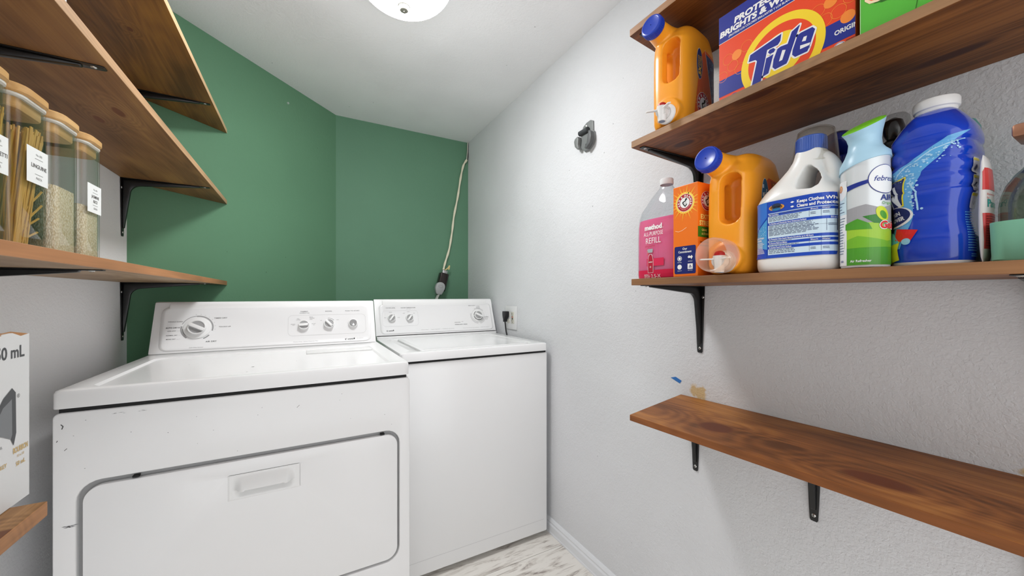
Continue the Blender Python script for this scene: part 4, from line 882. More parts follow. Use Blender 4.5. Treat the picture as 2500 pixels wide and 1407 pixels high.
def burst(a, cx, cy, r0, r1, m, n=22, layer=2):
    for k in range(n):
        g_ = 2*PI*k/n+.1; w = .09; rr_ = r1*(1 if k % 2 else .78)
        a.poly([(cx+r0*math.cos(g_-w), cy+r0*math.sin(g_-w)), (cx+rr_*math.cos(g_), cy+rr_*math.sin(g_)), (cx+r0*math.cos(g_+w), cy+r0*math.sin(g_+w))], m, layer)
def side_upper(a):
    a.poly([(.055, .015), (.168, .012), (.170, .208), (.112, .214), (.092, .196), (.072, .12), (.058, .05)], lo, 1)
    burst(a, .100, .066, .02, .055, lo2)
    a.poly([(.112, .206), (.168, .200), (.170, .095), (.152, .085)], ln, 2); a.line([(.110, .214), (.150, .085), (.166, .03)], .0016, white, 3)
    rnd = random.Random(4)
    for _ in range(34): x, z = rnd.uniform(.122, .168), rnd.uniform(.1, .2); 
    for _ in range(34):
        z = rnd.uniform(.10, .198); x = rnd.uniform(.118+(.2-z)*.34, .167); rr_ = rnd.uniform(.0012, .0034); a.ring(x, z, rr_*.7, rr_, M('bubble_blue', '#6ea2cc', .4), 3, n=14)
    a.ell(.080, .168, .0155, .040, white, 2); a.ell(.080, .168, .0145, .039, ln, 3)
    a.text('3X', .0865, .137, .013, lyl, 4, 'L', bold=.05, shear=.2, rot=PI/2); a.text('POWER', .0765, .163, .0048, lyl, 4, 'L', bold=.03, rot=PI/2, width=.026); a.text('STAIN', .0835, .163, .0048, lyl, 4, 'L', bold=.03, rot=PI/2, width=.024); a.text('FIGHTERS', .0905, .160, .0046, lyl, 4, 'L', bold=.03, rot=PI/2, width=.030)
    arm_logo(a, .100, .066, .033, layer=4)
def side_lower(a):
    a.poly([(.085, .015), (.168, .012), (.170, .212), (.112, .218), (.096, .205), (.086, .12)], lo, 1); a.poly([(.120, .214), (.168, .210), (.168, .14), (.135, .15)], M('label_rust', '#b4511c', .35), 2)
    a.ell(.094, .165, .0165, .050, white, 2); a.ell(.094, .165, .0155, .049, lbt, 3)
    a.text('stain', .0935, .163, .0062, white, 4, 'L', bold=.03, rot=PI/2, width=.020); a.text('fighters', .1015, .163, .0062, white, 4, 'L', bold=.03, rot=PI/2, width=.028)
    a.lines(.082, .150, .088, .205, 3, white, 4, seed=4)
    rnd = random.Random(8)
    for _ in range(14): a.ell(rnd.uniform(.124, .165), rnd.uniform(.155, .208), .0015, .0015, lyl, 3, n=8)
make_jug('orange detergent jug with blue cap and bare white tap, on the upper right shelf', (.806, .646, S1), math.radians(9), side_upper, False)
make_jug('orange detergent jug with a frosted cup over its tap, beside the white bleach bottle', (.812, .4990, S2), math.radians(3.5), side_lower, True, -.012)
# ---- box helper
_cb = {}
def carton(name, label, cat, x0, x1, y0, y1, z0, z1, mat, r=.0012, side=None):
    t = thing(name, label, cat, ((x0+x1)/2, (y0+y1)/2, z0)); bm = B(); box(bm, (x0, y0, z0), (x1, y1, z1), r, 2); t['_b'] = 1; _cb[t.name] = obj('carton_body', bm, mat, t, smooth=False); del t['_b']; return t
# ---- big laundry powder box
to = M('tide_orange', '#e8461b', .35); ty_ = M('tide_yellow', '#f6d32b', .35); tb = M('tide_blue', '#1b2a8c', .35); tl = M('tide_light', '#f58a33', .35); wh = M('print_white', '#ecebe9', .35)
TX = .830
td = carton('laundry_powder_box', 'large orange and blue laundry powder box with a yellow bullseye, on the upper right shelf', 'box', TX, .955, .2785, .5215, S1, 1.802, to)
a = Art(); U = lambda y: -y
a.rect(-.5213, 1.7411, -.2787, 1.8018, tb, 1); a.rect(-.5213, 1.7405, -.2787, 1.7415, wh, 2); a.rect(-.5213, 1.6205, -.2787, 1.6578, tb, 1)
rnd = random.Random(2)
for (y, z, f) in ((.5003, 1.6972, 0), (.4811, 1.6978, 1), (.4897, 1.6783, 0), (.4602, 1.705, 0), (.5130, 1.664, 0), (.474, 1.664, 0), (.3328, 1.6945, 0), (.3133, 1.6990, 1), (.3019, 1.6741, 0), (.2985, 1.7080, 0), (.2890, 1.657, 1), (.322, 1.671, 0), (.284, 1.690, 0)):
    if f: a.ell(-y, z, .0105, .0105, tl, 1)
    else: a.ring(-y, z, .0108, .0116, tl, 1)
cy_, cz_ = .396, 1.650
a.ell(-cy_, cz_, .0755, .0755, ty_, 2, n=80); a.ell(-cy_, cz_, .0605, .0605, to, 3, n=80); a.ell(-cy_, cz_, .0425, .0425, ty_, 4, n=60); a.ell(-cy_-.002, cz_-.002, .020, .020, to, 5)
LT = dict(T=[(.4557, 1.6668), (.4521, 1.6799), (.3928, 1.6895), (.3947, 1.6762), (.3992, 1.6712), (.4189, 1.6718), (.431, 1.6151), (.4363, 1.6096), (.4513, 1.6040), (.4387, 1.6601), (.4418, 1.6640)],
 i=[(.4207, 1.6559), (.4071, 1.6571), (.4166, 1.6232), (.4279, 1.6217)], dot=[(.4174, 1.6659), (.4144, 1.6700), (.4071, 1.6695), (.4035, 1.6646), (.4064, 1.6605), (.4137, 1.6608)],
 d=[(.3608, 1.6880), (.3808, 1.6308), (.3838, 1.6255), (.4042, 1.6247), (.409, 1.6315), (.4071, 1.646), (.3999, 1.6633), (.3942, 1.6648), (.3818, 1.6629), (.3746, 1.6824), (.3716, 1.6836)],
 e=[(.3598, 1.6711), (.3408, 1.6705), (.3365, 1.6644), (.3458, 1.636), (.3489, 1.6296), (.369, 1.6301), (.374, 1.637), (.3732, 1.6457), (.365, 1.669)])
for P in LT.values(): a.line([(-y, z) for y, z in P], .0058, wh, 6, closed=True); a.poly([(-y, z) for y, z in P], wh, 6)
for P in LT.values(): a.poly([(-y, z) for y, z in P], tb, 7)
for P in ([(.391, 1.6559), (.3852, 1.6533), (.3912, 1.6365), (.3971, 1.6366)], [(.3546, 1.6602), (.3493, 1.6595), (.3514, 1.6511), (.3578, 1.6531)], [(.3604, 1.6471), (.3439, 1.6437), (.3458, 1.6396), (.3608, 1.6402)]): a.poly([(-y, z) for y, z in P], wh, 8)
a.text('PROTECTS', -.4870, 1.7700, .0118, wh, 3, 'L', bold=.05, shear=.15, width=.098); a.text('BRIGHTS & WHITES', -.5195, 1.7545, .0118, wh, 3, 'L', bold=.05, shear=.15, width=.176)
a.text('¡PROTEGE LOS COLORES BRILLANTES Y LOS BLANCOS!', -.4990, 1.7462, .0042, wh, 3, 'L', bold=.02, width=.132)
a.text('ORIGINAL', -.3080, 1.6335, .0078, wh, 3, 'L', bold=.03, width=.046); a.text('®', -.3475, 1.6338, .0035, tb, 9)
a.ell(-.3005, 1.6095, .0092, .0092, wh, 2); a.ring(-.3005, 1.6095, .0078, .0086, tb, 3); a.text('he', -.3005, 1.6078, .0065, tb, 3, 'C', bold=.04, width=.0095)
a.ell(-.4865, 1.6075, .0125, .0085, tb, 2)
for _ in range(26): g_ = rnd.uniform(0, 2*PI); q_ = rnd.random()**.5; a.ell(-.4865+.0105*q_*math.cos(g_), 1.6075+.0065*q_*math.sin(g_), .0009, .0007, wh, 3, n=6)
a.lines(-.2915, 1.605, -.2795, 1.6185, 3, M('print_dark_red', '#8a2a12', .5), 3, seed=3, ragged=0)
a.clip(-.5214, -.2787, S1+.0003, 1.8018); a.build('front_print', td, on_x(TX, -1), into=_cb[td.name])
bm = B(); box(bm, (TX+.002, .5214, S1+.001), (.953, .5218, 1.80)); obj('side_panel', bm, M('side_navy', '#141c4c', .4), td, False)
# ---- green powder box
gg = M('gain_green', '#58b83c', .35); gd1 = M('gain_dark', '#2f6b1c', .35); go_ = M('gain_orange', '#f4652a', .35); gy = M('gain_yellow', '#b8cf3c', .35)
GX = .820
gb = carton('laundry_powder_box', 'bright green laundry powder box beside the orange one, upper right shelf', 'box', GX, .945, -.02, .2695, S1, 1.815, gg)
gb['group'] = td['group'] = 'laundry powder boxes on the upper right shelf'
a = Art(); leaf = [(-.253, 1.6540), (-.2510, 1.6495), (-.2455, 1.6480), (-.2420, 1.6455), (-.2375, 1.6450), (-.2340, 1.6470), (-.2300, 1.6462), (-.2255, 1.6480), (-.2215, 1.6520), (-.2180, 1.6525), (-.2120, 1.6570), (-.2080, 1.6640), (-.1900, 1.690), (-.205, 1.700), (-.235, 1.685)]
a.poly(leaf, gd1, 1); a.ell(-.200, 1.672, .010, .006, gy, 1, rot=.6); a.ell(-.185, 1.683, .010, .006, gd1, 1, rot=.9)
a.text('original', -.2420, 1.6560, .0052, wh, 4, 'L', bold=.02, width=.026, shear=.15); a.ell(-.2255, 1.6505, .0016, .0013, wh, 4); a.ell(-.2215, 1.6525, .0012, .001, wh, 4)
a.text('Gain', -.2665, 1.6545, .036, M('gain_cream', '#f6dcb6', .35), 2, 'L', bold=.075, shear=.28, width=.098); a.text('Gain', -.2655, 1.6560, .033, go_, 3, 'L', bold=.03, shear=.28, width=.094)
a.line([(-.2045, 1.6005), (-.199, 1.640), (-.190, 1.672), (-.17, 1.70)], .0010, gd1, 1); a.rect(-.2693, 1.6002, -.2683, 1.8145, M('gain_edge', '#b8e8a4', .4), 1)
a.clip(-.2694, .0198, S1+.0003, 1.8148); a.build('front_print', gb, on_x(GX, -1), into=_cb[gb.name])
# ---- baking soda box
bo = M('soda_orange', '#f2781c', .4)
bx = carton('washing_soda_box', 'small upright orange washing soda box between the pink bottle and the orange jug', 'box', .810, .905, .5605, .6275, S2, 1.4385, bo)
a = Art(); burst(a, -.5945, 1.395, .018, .046, M('sun_yellow', '#fbc53d', .4), 24, 1); a.ell(-.5945, 1.395, .026, .026, M('sun_pale', '#ffd75e', .4), 1)
arm_logo(a, -.5945, 1.395, .0215, layer=3)
a.rr(-.6235, 1.2225, -.5655, 1.2900, .004, M('soda_navy', '#18246e', .4), 1)
a.text('Our', -.5945, 1.2810, .0052, white, 3, 'C', bold=.02); a.text('Commitment', -.5945, 1.2735, .0052, white, 3, 'C', bold=.02, width=.036)
for k, (u, v) in enumerate(((-.609, 1.2600), (-.580, 1.2615), (-.609, 1.2395), (-.580, 1.2400))):
    if k == 0: a.ring(u, v, .0050, .0062, white, 3, n=20); a.ell(u, v, .0035, .0035, white, 3)
    if k == 1: a.poly([(u-.007, v+.001), (u-.003, v+.005), (u, v+.002), (u+.004, v+.005), (u+.007, v+.001), (u+.003, v-.005), (u+.001, v-.001), (u-.004, v-.002)], white, 3)
    if k == 2: a.ell(u, v, .0062, .0060, white, 3)
    if k == 3: a.rect(u-.0068, v-.0065, u+.0068, v+.0065, white, 3); a.poly([(u-.004, v-.003), (u+.004, v-.003), (u, v+.0045)], M('soda_navy', '#18246e', .4), 4); a.poly([(u-.0017, v-.0018), (u+.0017, v-.0018), (u, v+.0015)], white, 5)
    a.text(('NATURAL', 'ANIMALS', 'QUALITY', 'RECYCLE')[k], u, v-.0105, .0022, white, 3, 'C', width=.012)
a.line([(-.6210, 1.3295), (-.6120, 1.3265), (-.6020, 1.3285), (-.5900, 1.3345)], .0010, M('scratch_pale', '#ffd9b0', .5), 2)
a.clip(-.6273, -.5607, None, None); a.build('front_print', bx, on_x(.810, -1), into=_cb[bx.name])
a = Art(); arm_logo(a, .845, 1.396, .0235, layer=3); a.rect(.8105, 1.3085, .9045, 1.3335, M('soda_green', '#3d7d1e', .4), 1)
a.text('EXTRA', .820, 1.3520, .0105, M('soda_gold', '#ffe27a', .4), 2, bold=.04, width=.05); a.text('STRENGTH', .816, 1.3370, .0105, M('soda_gold', '#ffe27a', .4), 2, bold=.04, width=.075); a.text('GRIME', .824, 1.3230, .005, M('soda_gold', '#ffe27a', .4), 2, bold=.02); a.text('& STAINS', .824, 1.3140, .005, M('soda_gold', '#ffe27a', .4), 2, bold=.02)
a.text('Super Washing Soda', .817, 1.2950, .0042, black, 2); a.text('Laundry Booster', .817, 1.2870, .0042, black, 2)
a.clip(.8103, .9047, None, None); a.build('side_print', bx, on_y(.5605), into=_cb[bx.name])
# ---- pink refill bottle
mb = thing('refill_bottle', 'clear plastic refill bottle of pink cleaner, far left end of the middle right shelf', 'bottle', (.892, .7125, S2))
def mring(z, rx, ry, e=3.0): return sup(.892, .7125, S2+z, rx, ry, e, 48)
prof_m = [(.001, .040, .078), (.004, .0435, .0825), (.012, .0445, .084), (.06, .0445, .0845), (.12, .0445, .084), (.150, .0440, .0825), (.172, .0425, .0795), (.192, .0395, .0735), (.210, .035, .0640), (.226, .0295, .0515), (.239, .0240, .0385), (.249, .0195, .0265), (.256, .0165, .0185), (.262, .0158, .0158), (.268, .0158, .0158)]
bm = B(); loft(bm, [mring(z, a1, b1, 3.2 if z < .2 else 2.4) for z, a1, b1 in prof_m], cap=True); bmesh.ops.recalc_face_normals(bm, faces=bm.faces); mbo = obj('bottle_body', bm, clear('clear_plastic', '#f4f6f8', .04, 1.5), mb, angle=60)
bm = B(); lathe(bm, [(.001, .281), (.0165, .281), (.0178, .2795), (.0180, .266), (.0172, .2645)], 40, Matrix.Translation((.892, .7125, S2))); obj('cap', bm, M('cap_translucent', '#f2f3f4', .35), mb)
pk = bpy.data.materials.new('pink_liquid'); pk.use_nodes = True; p = pk.node_tree.nodes['Principled BSDF']; p.inputs['Base Color'].default_value = lin('#ff7ba5'); p.inputs['Roughness'].default_value = .2; p.inputs['Subsurface Weight'].default_value = .6; p.inputs['Subsurface Radius'].default_value = (.05, .01, .015); p.inputs['Subsurface Scale'].default_value = 1
pq = [(.003, .041, .080), (.012, .0432, .0825), (.06, .0432, .083), (.118, .0432, .0825), (.150, .0430, .0812), (.168, .0418, .0788)]
bm = B(); loft(bm, [mring(z, a1, b1, 3.2) for z, a1, b1 in pq]); bmesh.ops.recalc_face_normals(bm, faces=bm.faces); liq = obj('pink_cleaner', bm, pk, mb, angle=60)
t_ = B(); loft(t_, [mring(z, a1, b1, 3.2 if z < .2 else 2.4) for z, a1, b1 in prof_m]); bmesh.ops.recalc_face_normals(t_, faces=t_.faces); mbv = BVHTree.FromBMesh(t_); t_.free()
a = Art(); u0 = -.718; lr = M('method_red', '#d5184a', .4)
a.rect(-.772, 1.2175, -.655, 1.236, lr, 1); a.rect(-.740, 1.245, -.690, 1.262, M('method_red2', '#e02a58', .4), 1)
a.text('method', u0-.003, 1.3280, .0105, white, 2, 'C', bold=.05, width=.052); a.text('.', u0+.024, 1.328, .0105, white, 2); a.text('ALL-PURPOSE', u0-.003, 1.3140, .0088, white, 2, 'C', width=.058); a.text('REFILL', u0-.003, 1.2965, .0130, white, 2, 'C', width=.046)
a.text('pink grapefruit', u0-.012, 1.2890, .004, M('method_rose', '#c4342f', .4), 2, 'C', width=.030)
a.poly([(u0-.018, 1.2295), (u0-.002, 1.2295), (u0-.0015, 1.256), (u0-.004, 1.267), (u0-.0065, 1.272), (u0-.0135, 1.272), (u0-.016, 1.267), (u0-.0185, 1.256)], white, 2); a.poly([(u0-.0172, 1.2302), (u0-.0028, 1.2302), (u0-.0024, 1.256), (u0-.0046, 1.2665), (u0-.0075, 1.2712), (u0-.0125, 1.2712), (u0-.0154, 1.2665), (u0-.0177, 1.256)], M('method_bottle', '#b81e3c', .4), 3)
a.text('method', u0-.010, 1.2530, .0028, white, 4, 'C', bold=.03, width=.011); a.ring(u0-.010, 1.2430, .0012, .0020, white, 4, n=14)
a.poly([(u0-.0205, 1.2755), (u0-.004, 1.2755), (u0-.003, 1.284), (u0-.018, 1.284), (u0-.021, 1.281)], M('sprayer_grey', '#a9b3b5', .4), 3); a.line([(u0-.0195, 1.2800), (u0-.0175, 1.2730), (u0-.0210, 1.2690)], .0014, M('sprayer_coral', '#e8664c', .4), 4)
a.text('REFILL', u0-.030, 1.2215, .0052, white, 2, 'L', width=.018); a.text('RECHARGE', u0-.030, 1.2180, .0028, white, 2, 'L', width=.018); a.text('2.5-X', u0-.009, 1.2185, .0078, white, 2, 'L', width=.028)
for v in a.bm.verts: v.co.y = 1.2165+(v.co.y-1.2165)*1.23; v.co.x = -.7165+(v.co.x+.7165)*1.14
a.build('label', mb, cast(mbv, 'x-', .7), step=(.004, .01), base=.0006, lift=.0002)
# ---- bleach bottle
bw = M('bleach_white', '#e9e8e4', .32, sss=.1); BXc, BYc = .866, .376
def bl_ring(z, rx, ry, e=3.2, cy=BYc, cx=BXc): return sup(cx, cy, S2+z, rx, ry, e, 48)
BP = [(.000, .046, .064, BYc), (.004, .0495, .0680, BYc), (.014, .0510, .0695, BYc), (.030, .0505, .0690, BYc), (.034, .0495, .0678, BYc), (.085, .0495, .0678, BYc), (.137, .0495, .0678, BYc), (.141, .0505, .0690, BYc), (.152, .0500, .0682, BYc), (.164, .0450, .0600, BYc), (.177, .0385, .0480, .3735), (.190, .0325, .0385, .3695), (.204, .0280, .0310, .3640), (.218, .0250, .0265, .3595), (.230, .0240, .0245, .358), (.236, .0235, .0235, .358)]
bm = B(); loft(bm, [bl_ring(z, a1, b1, 3.4 if z < .15 else 2.4, cy) for z, a1, b1, cy in BP])
tube(bm, spline([(BXc, .348, S2+.226), (BXc, .331, S2+.209), (BXc, .3205, S2+.185), (BXc, .3175, S2+.150)], 6), .0140, 16)
cut = B(); hp = [(.366, .163), (.362, .156), (.340, .154), (.333, .160), (.332, .172), (.338, .189), (.348, .202), (.356, .203), (.361, .192), (.366, .176)]
loft(cut, [[Vector((BXc+s_, p[0], S2+p[1])) for p in hp] for s_ in (-.1, .1)]); bmesh.ops.recalc_face_normals(cut, faces=cut.faces)
bme = fuse(bm, .0023, (cut,), 6, .6); bb = bvh_of(bme)
bt = thing('bleach_bottle', 'white bleach bottle with a blue label table, blue cap and clear measuring cup on top', 'bottle', (BXc, BYc, S2)); obj('bottle_body', bme, bw, bt, angle=180)
bm = B(); lathe(bm, [(.001, .262), (.021, .262), (.0235, .260), (.0245, .236), (.0245, .232), (.0235, .230)], 48, Matrix.Translation((BXc, .358, S2)))
for k in range(44):
    g_ = 2*PI*k/44; tube(bm, [(BXc+.0246*math.cos(g_), .358+.0246*math.sin(g_), S2+.234), (BXc+.0238*math.cos(g_), .358+.0238*math.sin(g_), S2+.258)], .0007, 4)
obj('cap', bm, M('bleach_cap', '#3f5fae', .35), bt, angle=40)
bm = B(); lathe(bm, [(.001, .281), (.026, .281), (.0292, .278), (.0325, .262), (.0385, .212), (.0400, .210), (.0392, .2085), (.0374, .211), (.0316, .2605), (.028, .276), (.025, .2785), (.001, .2785)], 56, Matrix.Translation((BXc, .358, S2)) @ Matrix.Rotation(math.radians(4), 4, 'Y'))
obj('measuring_cup', bm, clear('cup_clear', '#f6f5f2', .12, 1.45, .05, '#d9d6cf'), bt, angle=40)
a = Art(); cb1 = M('bleach_blue', '#1d49b5', .3); cb2 = M('bleach_sky', '#4f9ed6', .3); cb3 = M('bleach_pale', '#cfe3ef', .35); cb4 = M('bleach_mid', '#3b76d0', .3); ct_ = M('bleach_type', '#4e5a78', .5)
uL, uR = -.4430, -.3010; zb, zt = 1.2440, 1.3570
a.rect(uL, zb, uR, zt, cb1, 1); a.poly([(uL, zt), (uL+.030, zt), (uL+.030, zt-.030), (uL, zt-.062)], cb4, 2); a.poly([(uL+.030, zb+.006), (uL+.030, zt-.034), (uL+.012, zt-.052), (uL, zt-.072), (uL, zb+.02)], cb2, 2)
a.poly([(uL, zb), (uL+.030, zb), (uL+.030, zb+.018), (uL, zb+.026)], cb1, 3)
x = uL+.032; a.rect(x, zb+.0065, uR, zt-.0235, cb3, 2)
for z in (zb+.0830, zb+.0655, zb+.0345, zb+.0265, zb+.0180): a.rect(x, z, uR, z+.0052, cb1, 3)
for z, s_, w_ in ((zb+.0842, 'For Laundry', .018), (zb+.0667, 'To Disinfect and Deodorize Hard, Nonporous Surfaces', .064), (zb+.0357, 'For Preventing Odor-Causing Bacteria Growth for up to 48 Hours', .074), (zb+.0277, 'To Remove Mold and Mildew', .033), (zb+.0192, 'To Sanitize Food-Contact Surfaces', .040)): a.text(s_, x+.002, z, .0030, white, 4, 'L', bold=.02, width=w_)
for z, u1 in ((zb+.0842, .072), (zb+.0277, .072), (zb+.0667, .096)): a.text('Bleach', x+u1, z, .003, white, 4, width=.010); a.text('Water', x+u1+.015, z, .003, white, 4, width=.009)
a.lines(x+.002, zb+.0725, x+.066, zb+.0825, 4, ct_, 3, seed=11); a.lines(x+.002, zb+.044, x+.085, zb+.065, 9, ct_, 3, seed=12); a.lines(x+.002, zb+.0320, x+.045, zb+.0342, 1, ct_, 3, seed=13); a.lines(x+.002, zb+.0235, x+.055, zb+.026, 1, ct_, 3, seed=14); a.lines(x+.002, zb+.0085, x+.060, zb+.0175, 3, ct_, 3, seed=15); a.lines(x+.002, zt-.0285, uR, zt-.0245, 2, ct_, 3, seed=16, ragged=0)
for z0_, z1_, us in ((zb+.0718, zb+.083, (.070, .086, .100)), (zb+.044, zb+.0655, (.092, .101)), (zb+.0232, zb+.0345, (.070, .086)), (zb+.008, zb+.018, (.070, .086))):
    for u1 in us: a.rect(x+u1, z0_, x+u1+.0004, z1_, ct_, 3)
    for u1 in us: a.lines(x+u1+.002, (z0_+z1_)/2-.002, x+u1+.010, (z0_+z1_)/2+.003, 2, ct_, 3, seed=17)
a.rect(x, zb+.0560, uR, zb+.0563, ct_, 3)
a.text('Keeps Clothes Whiter', x+.051, zt-.0120, .0058, white, 4, 'L', bold=.03, width=.060); a.text('Cleans and Protects Surfaces', x+.051, zt-.0205, .0058, white, 4, 'L', bold=.03, width=.074)
for z in (zt-.0090, zt-.0175): a.poly([(x+.040, z), (x+.0435, z+.0020), (x+.047, z), (x+.0435, z-.0020)], white, 4)
a.ell(x+.016, zt-.0135, .0140, .0060, M('clx_gold', '#e49b3c', .35), 4); a.ell(x+.016, zt-.0105, .0085, .0048, M('clx_navy', '#27364f', .35), 5); a.ell(x+.016, zt-.0170, .0080, .0032, M('clx_blue', '#2c74a8', .35), 5); a.text('CLOROMAX', x+.016, zt-.0152, .0042, black, 6, 'C', bold=.04, width=.022)
rnd = random.Random(6)
for _ in range(40): a.ell(rnd.uniform(uL+.003, uL+.028), rnd.uniform(zt-.072, zt-.048), .0006, .0006, M('spark', '#bfe4ee', .4), 4, n=6)
a.text('KEEP OUT OF REACH', uL+.005, zb+.0405, .0034, white, 4, bold=.03, width=.019); a.text('OF CHILDREN', uL+.005, zb+.0355, .0034, white, 4, bold=.03, width=.014); a.lines(uL+.005, zb+.010, uL+.026, zb+.034, 9, white, 4, seed=22)
a.clip(-.4436, -.3094, None, None)
a.build('label', bt, cast(bb, 'x-', .6), step=(.004, .010), base=.0009, lift=.00022)
# ---- air freshener can
fx, fy = .849, .2725; FR = .0318
af = thing('air_freshener_can', 'air freshener spray can with a light blue waisted head and green top', 'spray can', (fx, fy, S2))
fw = M('can_silver_white', '#d9dee0', .22, .15)
bm = B(); lathe(bm, [(.001, .0006), (FR-.003, .0006), (FR-.0008, .002), (FR, .005), (FR, .15)], 64, Matrix.Translation((fx, fy, S2)))
loft(bm, [sup(fx, fy, S2+.150, FR, FR, 2, 64), sup(fx, fy, S2+.178, FR, FR, 2, 64, tilty=-.31), sup(fx, fy, S2+.181, FR*.9, FR*.9, 2, 64, tilty=-.31)], cap=False); obj('can_body', bm, fw, af)
bm = B(); rings = []
HP = [(.1765, 0, .0338, .0338, 0, .31), (.188, 0, .0328, .0328, 0, .27), (.198, 0, .0275, .0268, 0, .20), (.208, 0, .0238, .0225, 0, .10), (.220, 0, .0232, .0212, 0, .05), (.231, -.002, .0255, .0232, 0, .08), (.240, -.004, .0290, .0262, 0, .14), (.2455, -.005, .0308, .0282, 0, .17)]
for z, dx, rx, ry, _, tl_ in HP: rings.append(sup(fx+dx, fy, S2+z, rx, ry, 2, 48, tilt=max(0, (z-.212)/.0335)*.50, tilty=-tl_))
loft(bm, rings); bmesh.ops.recalc_face_normals(bm, faces=bm.faces); hb = obj('spray_head', bm, M('head_light_blue', '#a9cfe3', .35), af, angle=50)
bm = B(); rings = [sup(fx-.005, fy, S2+.2457+dz, .0308*s_, .0282*s_, 2, 48, tilt=.52, tilty=-.17) for dz, s_ in ((0, .985), (.0015, .97), (.0035, .80), (.0042, .5), (.0044, .05))]
loft(bm, rings); bmesh.ops.recalc_face_normals(bm, faces=bm.faces); obj('button', bm, M('button_lime', '#73c02b', .35), hb, angle=60)
tt = B(); lathe(tt, [(FR, 0), (FR, .30)], 96, Matrix.Translation((fx, fy, S2-.01))); fv = BVHTree.FromBMesh(tt); tt.free(); fc = cast_cyl(fv, fx, fy, FR)
fg1 = M('feb_green', '#4f9a2e', .3); fg2 = M('feb_lime', '#9dc83a', .3); fbl = M('feb_navy', '#1d2f87', .3); fwh = M('feb_white', '#eceeef', .35); fgy = M('feb_grey', '#9d9da0', .3)
a = Art(); r_ = FR; zb = 1.2200
a.rect(-.030, zb+.001, .062, zb+.052, fg1, 1); a.rect(-.030, zb+.040, .062, zb+.072, fg2, 1); a.poly([(-.030, zb+.030), (.062, zb+.030), (.062, zb+.046), (.03, zb+.040), (-.01, zb+.050), (-.030, zb+.043)], M('feb_mid', '#74b32f', .3), 2)
a.poly([(-.030, zb+.072), (.062, zb+.070), (.062, zb+.095), (.04, zb+.100), (.02, zb+.094), (0, zb+.102), (-.030, zb+.096)], fgy, 1); a.poly([(-.028, zb+.072), (-.010, zb+.079), (.004, zb+.070), (.008, zb+.060), (-.028, zb+.062)], fg1, 3)
a.rect(-.062, zb+.001, -.026, zb+.148, fwh, 2); a.rect(-.062, zb+.090, -.026, zb+.128, M('feb_panel_blue', '#cfe6ee', .35), 3)
a.ell(-.038, zb+.132, .013, .016, fwh, 4); a.ring(-.040, zb+.136, .0040, .0060, M('feb_amber', '#e08a2a', .3), 5); a.ell(-.040, zb+.136, .0025, .0035, M('feb_amber', '#e08a2a', .3), 5)
a.poly([(-.026, zb+.128), (.004, zb+.137), (.004, zb+.143), (-.026, zb+.137)], fbl, 3)
a.ell(.026, zb+.142, .0235, .0240, fbl, 4); a.ell(.026, zb+.142, .0225, .0230, fwh, 5); a.text('febreze', .009, zb+.139, .0085, fbl, 6, 'L', bold=.01, shear=.3, width=.036)
a.text('AIR', .019, zb+.107, .0095, fbl, 4, 'L', bold=.01, width=.022); a.text('Original', .021, zb+.1005, .0045, M('feb_text_green', '#58a83a', .4), 4, width=.020)
a.poly([(-.004, zb+.082), (.012, zb+.084), (.022, zb+.079), (.028, zb+.068), (.010, zb+.070)], M('feb_leaf', '#2f7a2a', .3), 3); a.ell(.022, zb+.085, .0085, .0130, M('feb_leaf2', '#c9d62c', .3), 4, rot=.5); a.ell(.023, zb+.083, .0045, .0075, fg1, 5, rot=.5)
a.text('Gain', .0165, zb+.0605, .0125, fwh, 6, 'L', bold=.075, shear=.12, width=.0325); a.text('Gain', .017, zb+.0610, .0115, M('gain_red', '#d9302a', .35), 7, 'L', bold=.04, shear=.12, width=.0310)
a.text('Air Refresher', -.020, zb+.006, .0040, fwh, 4, bold=.02, width=.027); a.lines(-.058, zb+.020, -.029, zb+.086, 14, M('feb_small', '#6d7d92', .5), 5, duty=.3, seed=31); a.lines(-.056, zb+.092, -.030, zb+.113, 4, M('feb_small', '#6d7d92', .5), 5, duty=.3, seed=32)
a.text('∞', -.036, zb+.006, .006, fbl, 5, 'C')
for v in a.bm.verts: v.co.x += .011
a.build('printed_wrap', af, fc, step=(.003, None), base=.0003, lift=.00015)
# ---- large blue bottle
ob = M('blue_bottle', '#0b3dba', .14, coat=.5); ox, oy = .909, .2020
bo_ = thing('stain_remover_bottle', 'large glossy blue stain remover bottle with a wide white cap', 'bottle', (ox, oy, S2))
def oring(z, rx, ry, e=3.6, ph=0): return sup(ox, oy, S2+z, rx, ry, e, 56)
OP = [(.001, .055, .0445), (.006, .0585, .048)]; OPw = [(.001, .055, .0445), (.004, .0575, .0470), (.0075, .0582, .0476)]
OP = [(.0075, .0582, .0478), (.013, .0590, .0490), (.040, .0592, .0492), (.052, .0580, .0478), (.068, .0550, .0445), (.085, .0545, .0440), (.100, .0560, .0462), (.112, .0588, .0490), (.116, .0592, .0494)]
z = .116
for k in range(4): OP += [(z+.0025, .0570, .0470), (z+.0055, .0572, .0472), (z+.0085, .0590, .0492), (z+.0150, .0596, .0498), (z+.022, .0590, .0492)]; z += .0235
OP = [p for p in OP if p[0] < .206]+[(.208, .0590, .0490), (.218, .0570, .0468), (.228, .0510, .0415), (.238, .0425, .0350), (.246, .0335, .0290), (.250, .0270, .0260), (.252, .0240, .0240)]
OP = [(z, a1, b1*.945) for z, a1, b1 in OP]; OPw = [(z, a1, b1*.945) for z, a1, b1 in OPw]
bm = B(); loft(bm, [oring(z, a1, b1, 3.4 if z < .21 else 2.6) for z, a1, b1 in OP]); bmesh.ops.recalc_face_normals(bm, faces=bm.faces); tt = bm.copy(); ov = BVHTree.FromBMesh(tt); tt.free(); obj('bottle_body', bm, ob, bo_, angle=50)
